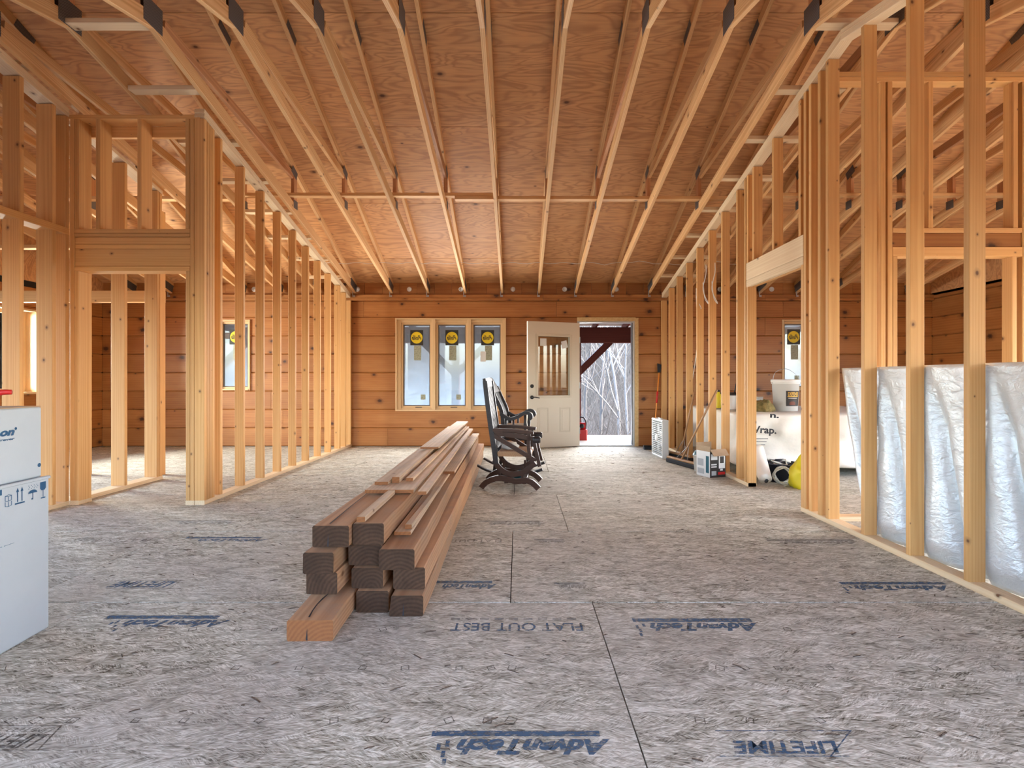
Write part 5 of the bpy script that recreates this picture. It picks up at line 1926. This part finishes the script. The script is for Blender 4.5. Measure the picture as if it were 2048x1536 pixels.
def wrapped_pile():
    lo, hi = Vector((2.56, 5.92, 0.10)), Vector((4.75, 7.85, 0.72))
    mid, s = (lo + hi) / 2, (hi - lo) / 2
    bm = bmesh.new()
    bmesh.ops.create_cube(bm, size=2.0)
    bmesh.ops.subdivide_edges(bm, edges=bm.edges[:], cuts=26, use_grid_fill=True)
    v0 = []
    for v in bm.verts:
        p = v.co.copy()
        # rounded box
        q = Vector([max(-0.9, min(0.9, c)) for c in p])
        dlt = p - q
        if dlt.length > 1e-6:
            p = q + dlt.normalized() * 0.1
        w = Vector((mid.x + p.x * s.x, mid.y + p.y * s.y, mid.z + p.z * s.z))
        n = mnoise.noise(w * 2.5) * 0.06 + mnoise.noise(w * 6.0) * 0.04 + 0.012 * math.sin((w.x * 3 + w.z * 9) + 2 * mnoise.noise(w * 1.5))
        if p.z < 0.98:
            dirv = Vector((p.x, p.y, 0))
            if dirv.length > 0:
                w += dirv.normalized() * n * (1.4 - 0.4 * p.z)
        else:
            w.z += 0.3 * n
        v.co = w
    me = bpy.data.meshes.new('wrapped_pile')
    bm.to_mesh(me)
    bm.free()
    for pl in me.polygons:
        pl.use_smooth = True
    return me


wp = empty('wrapped_pile', (0, 0, 0))
tag(wp, 'large pile under crumpled white printed building wrap, right room', 'wrapped pile')
link('wrap', wrapped_pile(), M['wrap'], wp)
for bx in ((2.75, 6.1), (4.45, 6.1), (2.75, 7.6), (4.45, 7.6)):
    box('bearer', (bx[0] - 0.15, bx[1] - 0.06, 0.0), (bx[0] + 0.15, bx[1] + 0.06, 0.13), 'plank', wp, 0.004)


def face_text(parent, s, px0, px1, py0, py1, Y, bold=0.03, shear=0.0, mat='print_black', rz=0):
    a, b = Pt(px0, py1, Y), Pt(px1, py0, Y)
    me = fit_width(text_mesh(s, b.z - a.z, bold, shear), b.x - a.x)
    o = link('lettering', me, M[mat], parent, ((a.x + b.x) / 2, Y, (a.z + b.z) / 2), (R(90), rz, 0))
    return o


face_text(wp, 'Wrap.', 1496, 1553, 852, 871, 5.835, 0.03, 0.0, rz=R(3))
face_text(wp, 'n.', 1540, 1558, 828, 836, 5.835, 0.04, 0.0, rz=R(3))
for k in range(7):
    pa, pb = Pt(1500 + 2 * k, 878 + 6 * k, 5.835), Pt(1536 - 3 * k, 878 + 6 * k, 5.835)
    box('print_line', (pa.x, 5.833, pa.z), (pb.x, 5.835, pa.z + 0.006 if k < 4 else pa.z + 0.014), 'print_black', wp)

# big bucket with printed label
Yb = 6.28
bb = empty('large_bucket', ((1571 - CX) / FPX * Yb, Yb, 0.732))
tag(bb, 'large white plastic bucket with dark printed label on the wrapped pile', 'bucket')
link('body', lathe([(0.0005, 0), (0.130, 0), (0.148, 0.32), (0.155, 0.32), (0.155, 0.345), (0.150, 0.345)], 40, 'bb', True, False), M['white'], bb)
link('lid', lathe([(0.158, 0.338), (0.162, 0.345), (0.162, 0.372), (0.15, 0.375), (0.145, 0.366), (0.0005, 0.366)], 40, 'lid', True, False), M['white'], bb)
lm, lf = [], []
for k in range(13):
    a = R(-115 + 70 * k / 12)
    for zz in (0.06, 0.24):
        r_ = 0.1325 + 0.018 * zz / 0.32 + 0.0008
        lm.append((r_ * math.cos(a), r_ * math.sin(a), zz))
for k in range(12):
    lf.append((2 * k, 2 * k + 2, 2 * k + 3, 2 * k + 1))
lbl = link('label', mesh_of(lm, lf), M['labelbox'], bb)
me = fit_width(text_mesh('DEFENSE', 0.042, 0.02), 0.135)
for v in me.vertices:
    a = R(-80) + (v.co.x) / 0.146
    v.co = Vector((0.1478 * math.cos(a), 0.1478 * math.sin(a), 0.205 + v.co.y))
link('lettering', me, M['gold'], lbl)
for k, (zz, a0, a1, hh, mm) in enumerate(((0.168, -108, -52, 0.010, 'gold'), (0.15, -105, -60, 0.006, 'wire'))):
    vv, ff2 = [], []
    for q in range(9):
        a = R(a0 + (a1 - a0) * q / 8)
        r_ = 0.1325 + 0.018 * zz / 0.32 + 0.0014
        vv += [(r_ * math.cos(a), r_ * math.sin(a), zz), (r_ * math.cos(a), r_ * math.sin(a), zz + hh)]
    for q in range(8):
        ff2.append((2 * q, 2 * q + 2, 2 * q + 3, 2 * q + 1))
    link('print', mesh_of(vv, ff2), M[mm], lbl)
vv, ff2 = [], []
for q in range(9):
    a = R(-100 + 30 * q / 8)
    r_ = 0.1325 + 0.018 * 0.1 / 0.32 + 0.0016
    zz = 0.135 - abs(q - 4) * 0.009
    vv += [(r_ * math.cos(a), r_ * math.sin(a), 0.075), (r_ * math.cos(a), r_ * math.sin(a), zz)]
for q in range(8):
    ff2.append((2 * q, 2 * q + 2, 2 * q + 3, 2 * q + 1))
link('print', mesh_of(vv, ff2), plain('brown_print', (0.16, 0.05, 0.03), 0.6), lbl)
link('bail_handle', tube(curve_pts([(-0.16, 0, 0.33), (-0.13, -0.02, 0.46), (0.0, -0.03, 0.50), (0.13, -0.02, 0.42), (0.16, 0, 0.33)], 24), 0.003, 6), M['metal'], bb)


def jar(name, label, px, py_base, Y, r, h, mat, lidmat, cat='jar', neck=0.8):
    z = 0.73
    j = empty(name, ((px - CX) / FPX * Y, Y, z))
    tag(j, label, cat, 'supplies on the wrapped pile')
    link('body', lathe([(0.0005, 0), (r * 0.95, 0), (r, 0.01), (r, h * 0.72), (r * neck, h * 0.85), (r * neck, h * 0.9), (0.0005, h * 0.9)], 24, 'jar', True, False), M[mat], j)
    link('lid', lathe([(0.0005, h * 0.89), (r * neck * 1.06, h * 0.89), (r * neck * 1.06, h), (0.0005, h)], 24, 'jl', True, False), M[lidmat], j)
    return j


jar('paint_jar', 'squat white jar half hidden behind the doorway stud', 1516, 812, 6.55, 0.07, 0.16, 'white', 'white')
jar('sealant_bottle', 'yellow bottle with black cap seen between the right studs', 1437, 818, 6.9, 0.035, 0.24, 'yellowbag', 'black', 'bottle', 0.45)
jar('white_tub', 'white tub with dark lid standing between the right studs', 1463, 822, 6.55, 0.06, 0.2, 'white', 'labelbox', 'tub', 0.95)
oc = link('mottled_rag', blob(14, 0.11, 0.10, 0.10, 24, 0.35), M['camo'], None, ((1528 - CX) / FPX * 6.2, 6.2, 0.725 + 0.045))
tag(oc, 'mottled brown and green rag heap beside the large bucket', 'rag')
tcse = empty('tool_case', (2.80, 7.05, 0.732), R(15))
tag(tcse, 'black tool case with a looped strap on the wrapped pile', 'tool case')
box('body', (-0.16, -0.08, 0), (0.16, 0.08, 0.2), 'black', tcse, 0.02)
link('strap', tube(curve_pts([(0.1, -0.05, 0.2), (0.13, -0.06, 0.34), (0.18, -0.05, 0.38), (0.2, -0.05, 0.28), (0.15, -0.05, 0.2)], 24), 0.008, 6), M['black'], tcse)
box('latch', (-0.05, -0.088, 0.1), (0.0, -0.08, 0.15), 'grille', tcse)
# rolled wrap end trailing on the floor by the doorway stud
rv = []
pts_a = [Pt(1517, 905, 5.55), Pt(1524, 945, 5.5), Pt(1528, 972, 5.46)]
o = empty('wrap_roll', (pts_a[2].x, pts_a[2].y, 0))
tag(o, 'crumpled roll of white wrap leaning by the doorway stud', 'wrap roll')
base = Vector((pts_a[2].x, pts_a[2].y, 0))
P_ = [Vector((pts_a[0].x + 0.03, 5.72, 0.34)) - base, Vector((pts_a[1].x + 0.02, 5.58, 0.18)) - base, Vector((0.01, -0.02, 0.062))]
link('roll', tube(curve_pts(P_, 10), 0.10, 16, taper=0.062), M['wrap'], o)
link('roll_core', tube([P_[2] + Vector((0, -0.004, -0.01)), P_[2] + Vector((0.004, -0.014, -0.014))], 0.022, 12), M['print_black'], o)
# dark tub, yellow bag, cord
tb = empty('dark_tub', ((1560 - CX) / FPX * 5.72, 5.72, 0.0))
tag(tb, 'low black tub of odds and ends in front of the wrapped pile', 'tub')
link('body', lathe([(0.0005, 0.0), (0.15, 0.0), (0.19, 0.19), (0.20, 0.19), (0.20, 0.20), (0.185, 0.20), (0.145, 0.02), (0.0005, 0.02)], 28, 'tub', True, False), M['tub'], tb)
for k in range(5):
    a = k * 1.3
    link('scrap', tube([(0.10 * math.cos(a), 0.08 * math.sin(a), 0.15), (-0.1 * math.cos(a * 1.7), 0.05, 0.22), (-0.15 * math.cos(a), 0.02, 0.24 - 0.02 * k)], 0.012, 6), M['print_black' if k % 2 else 'cord'], tb)
yb_o = link('yellow_bag', blob(27, 0.13, 0.12, 0.22, 28, 0.25), M['yellowbag'], None, ((1604 - CX) / FPX * 5.36, 5.33, 0.10))
tag(yb_o, 'bright yellow plastic bag slumped on the floor in the right doorway', 'bag')
cc = []
for k in range(60):
    a = k * 0.42
    cc.append(((0.085 + 0.012 * math.sin(k * 0.9)) * math.cos(a) * 1.0, -0.01 + 0.025 * math.sin(k * 0.31), 0.10 + (0.085 + 0.01 * math.cos(k)) * math.sin(a)))
for k in range(12):
    cc.append((0.06 - 0.01 * k, -0.05 - 0.008 * k, 0.012))
co = link('extension_cord', tube(cc, 0.007, 6), M['cord'], None, ((1568 - CX) / FPX * 5.46, 5.50, 0.0))
tag(co, 'pale coiled cord standing beside the yellow bag', 'cord')
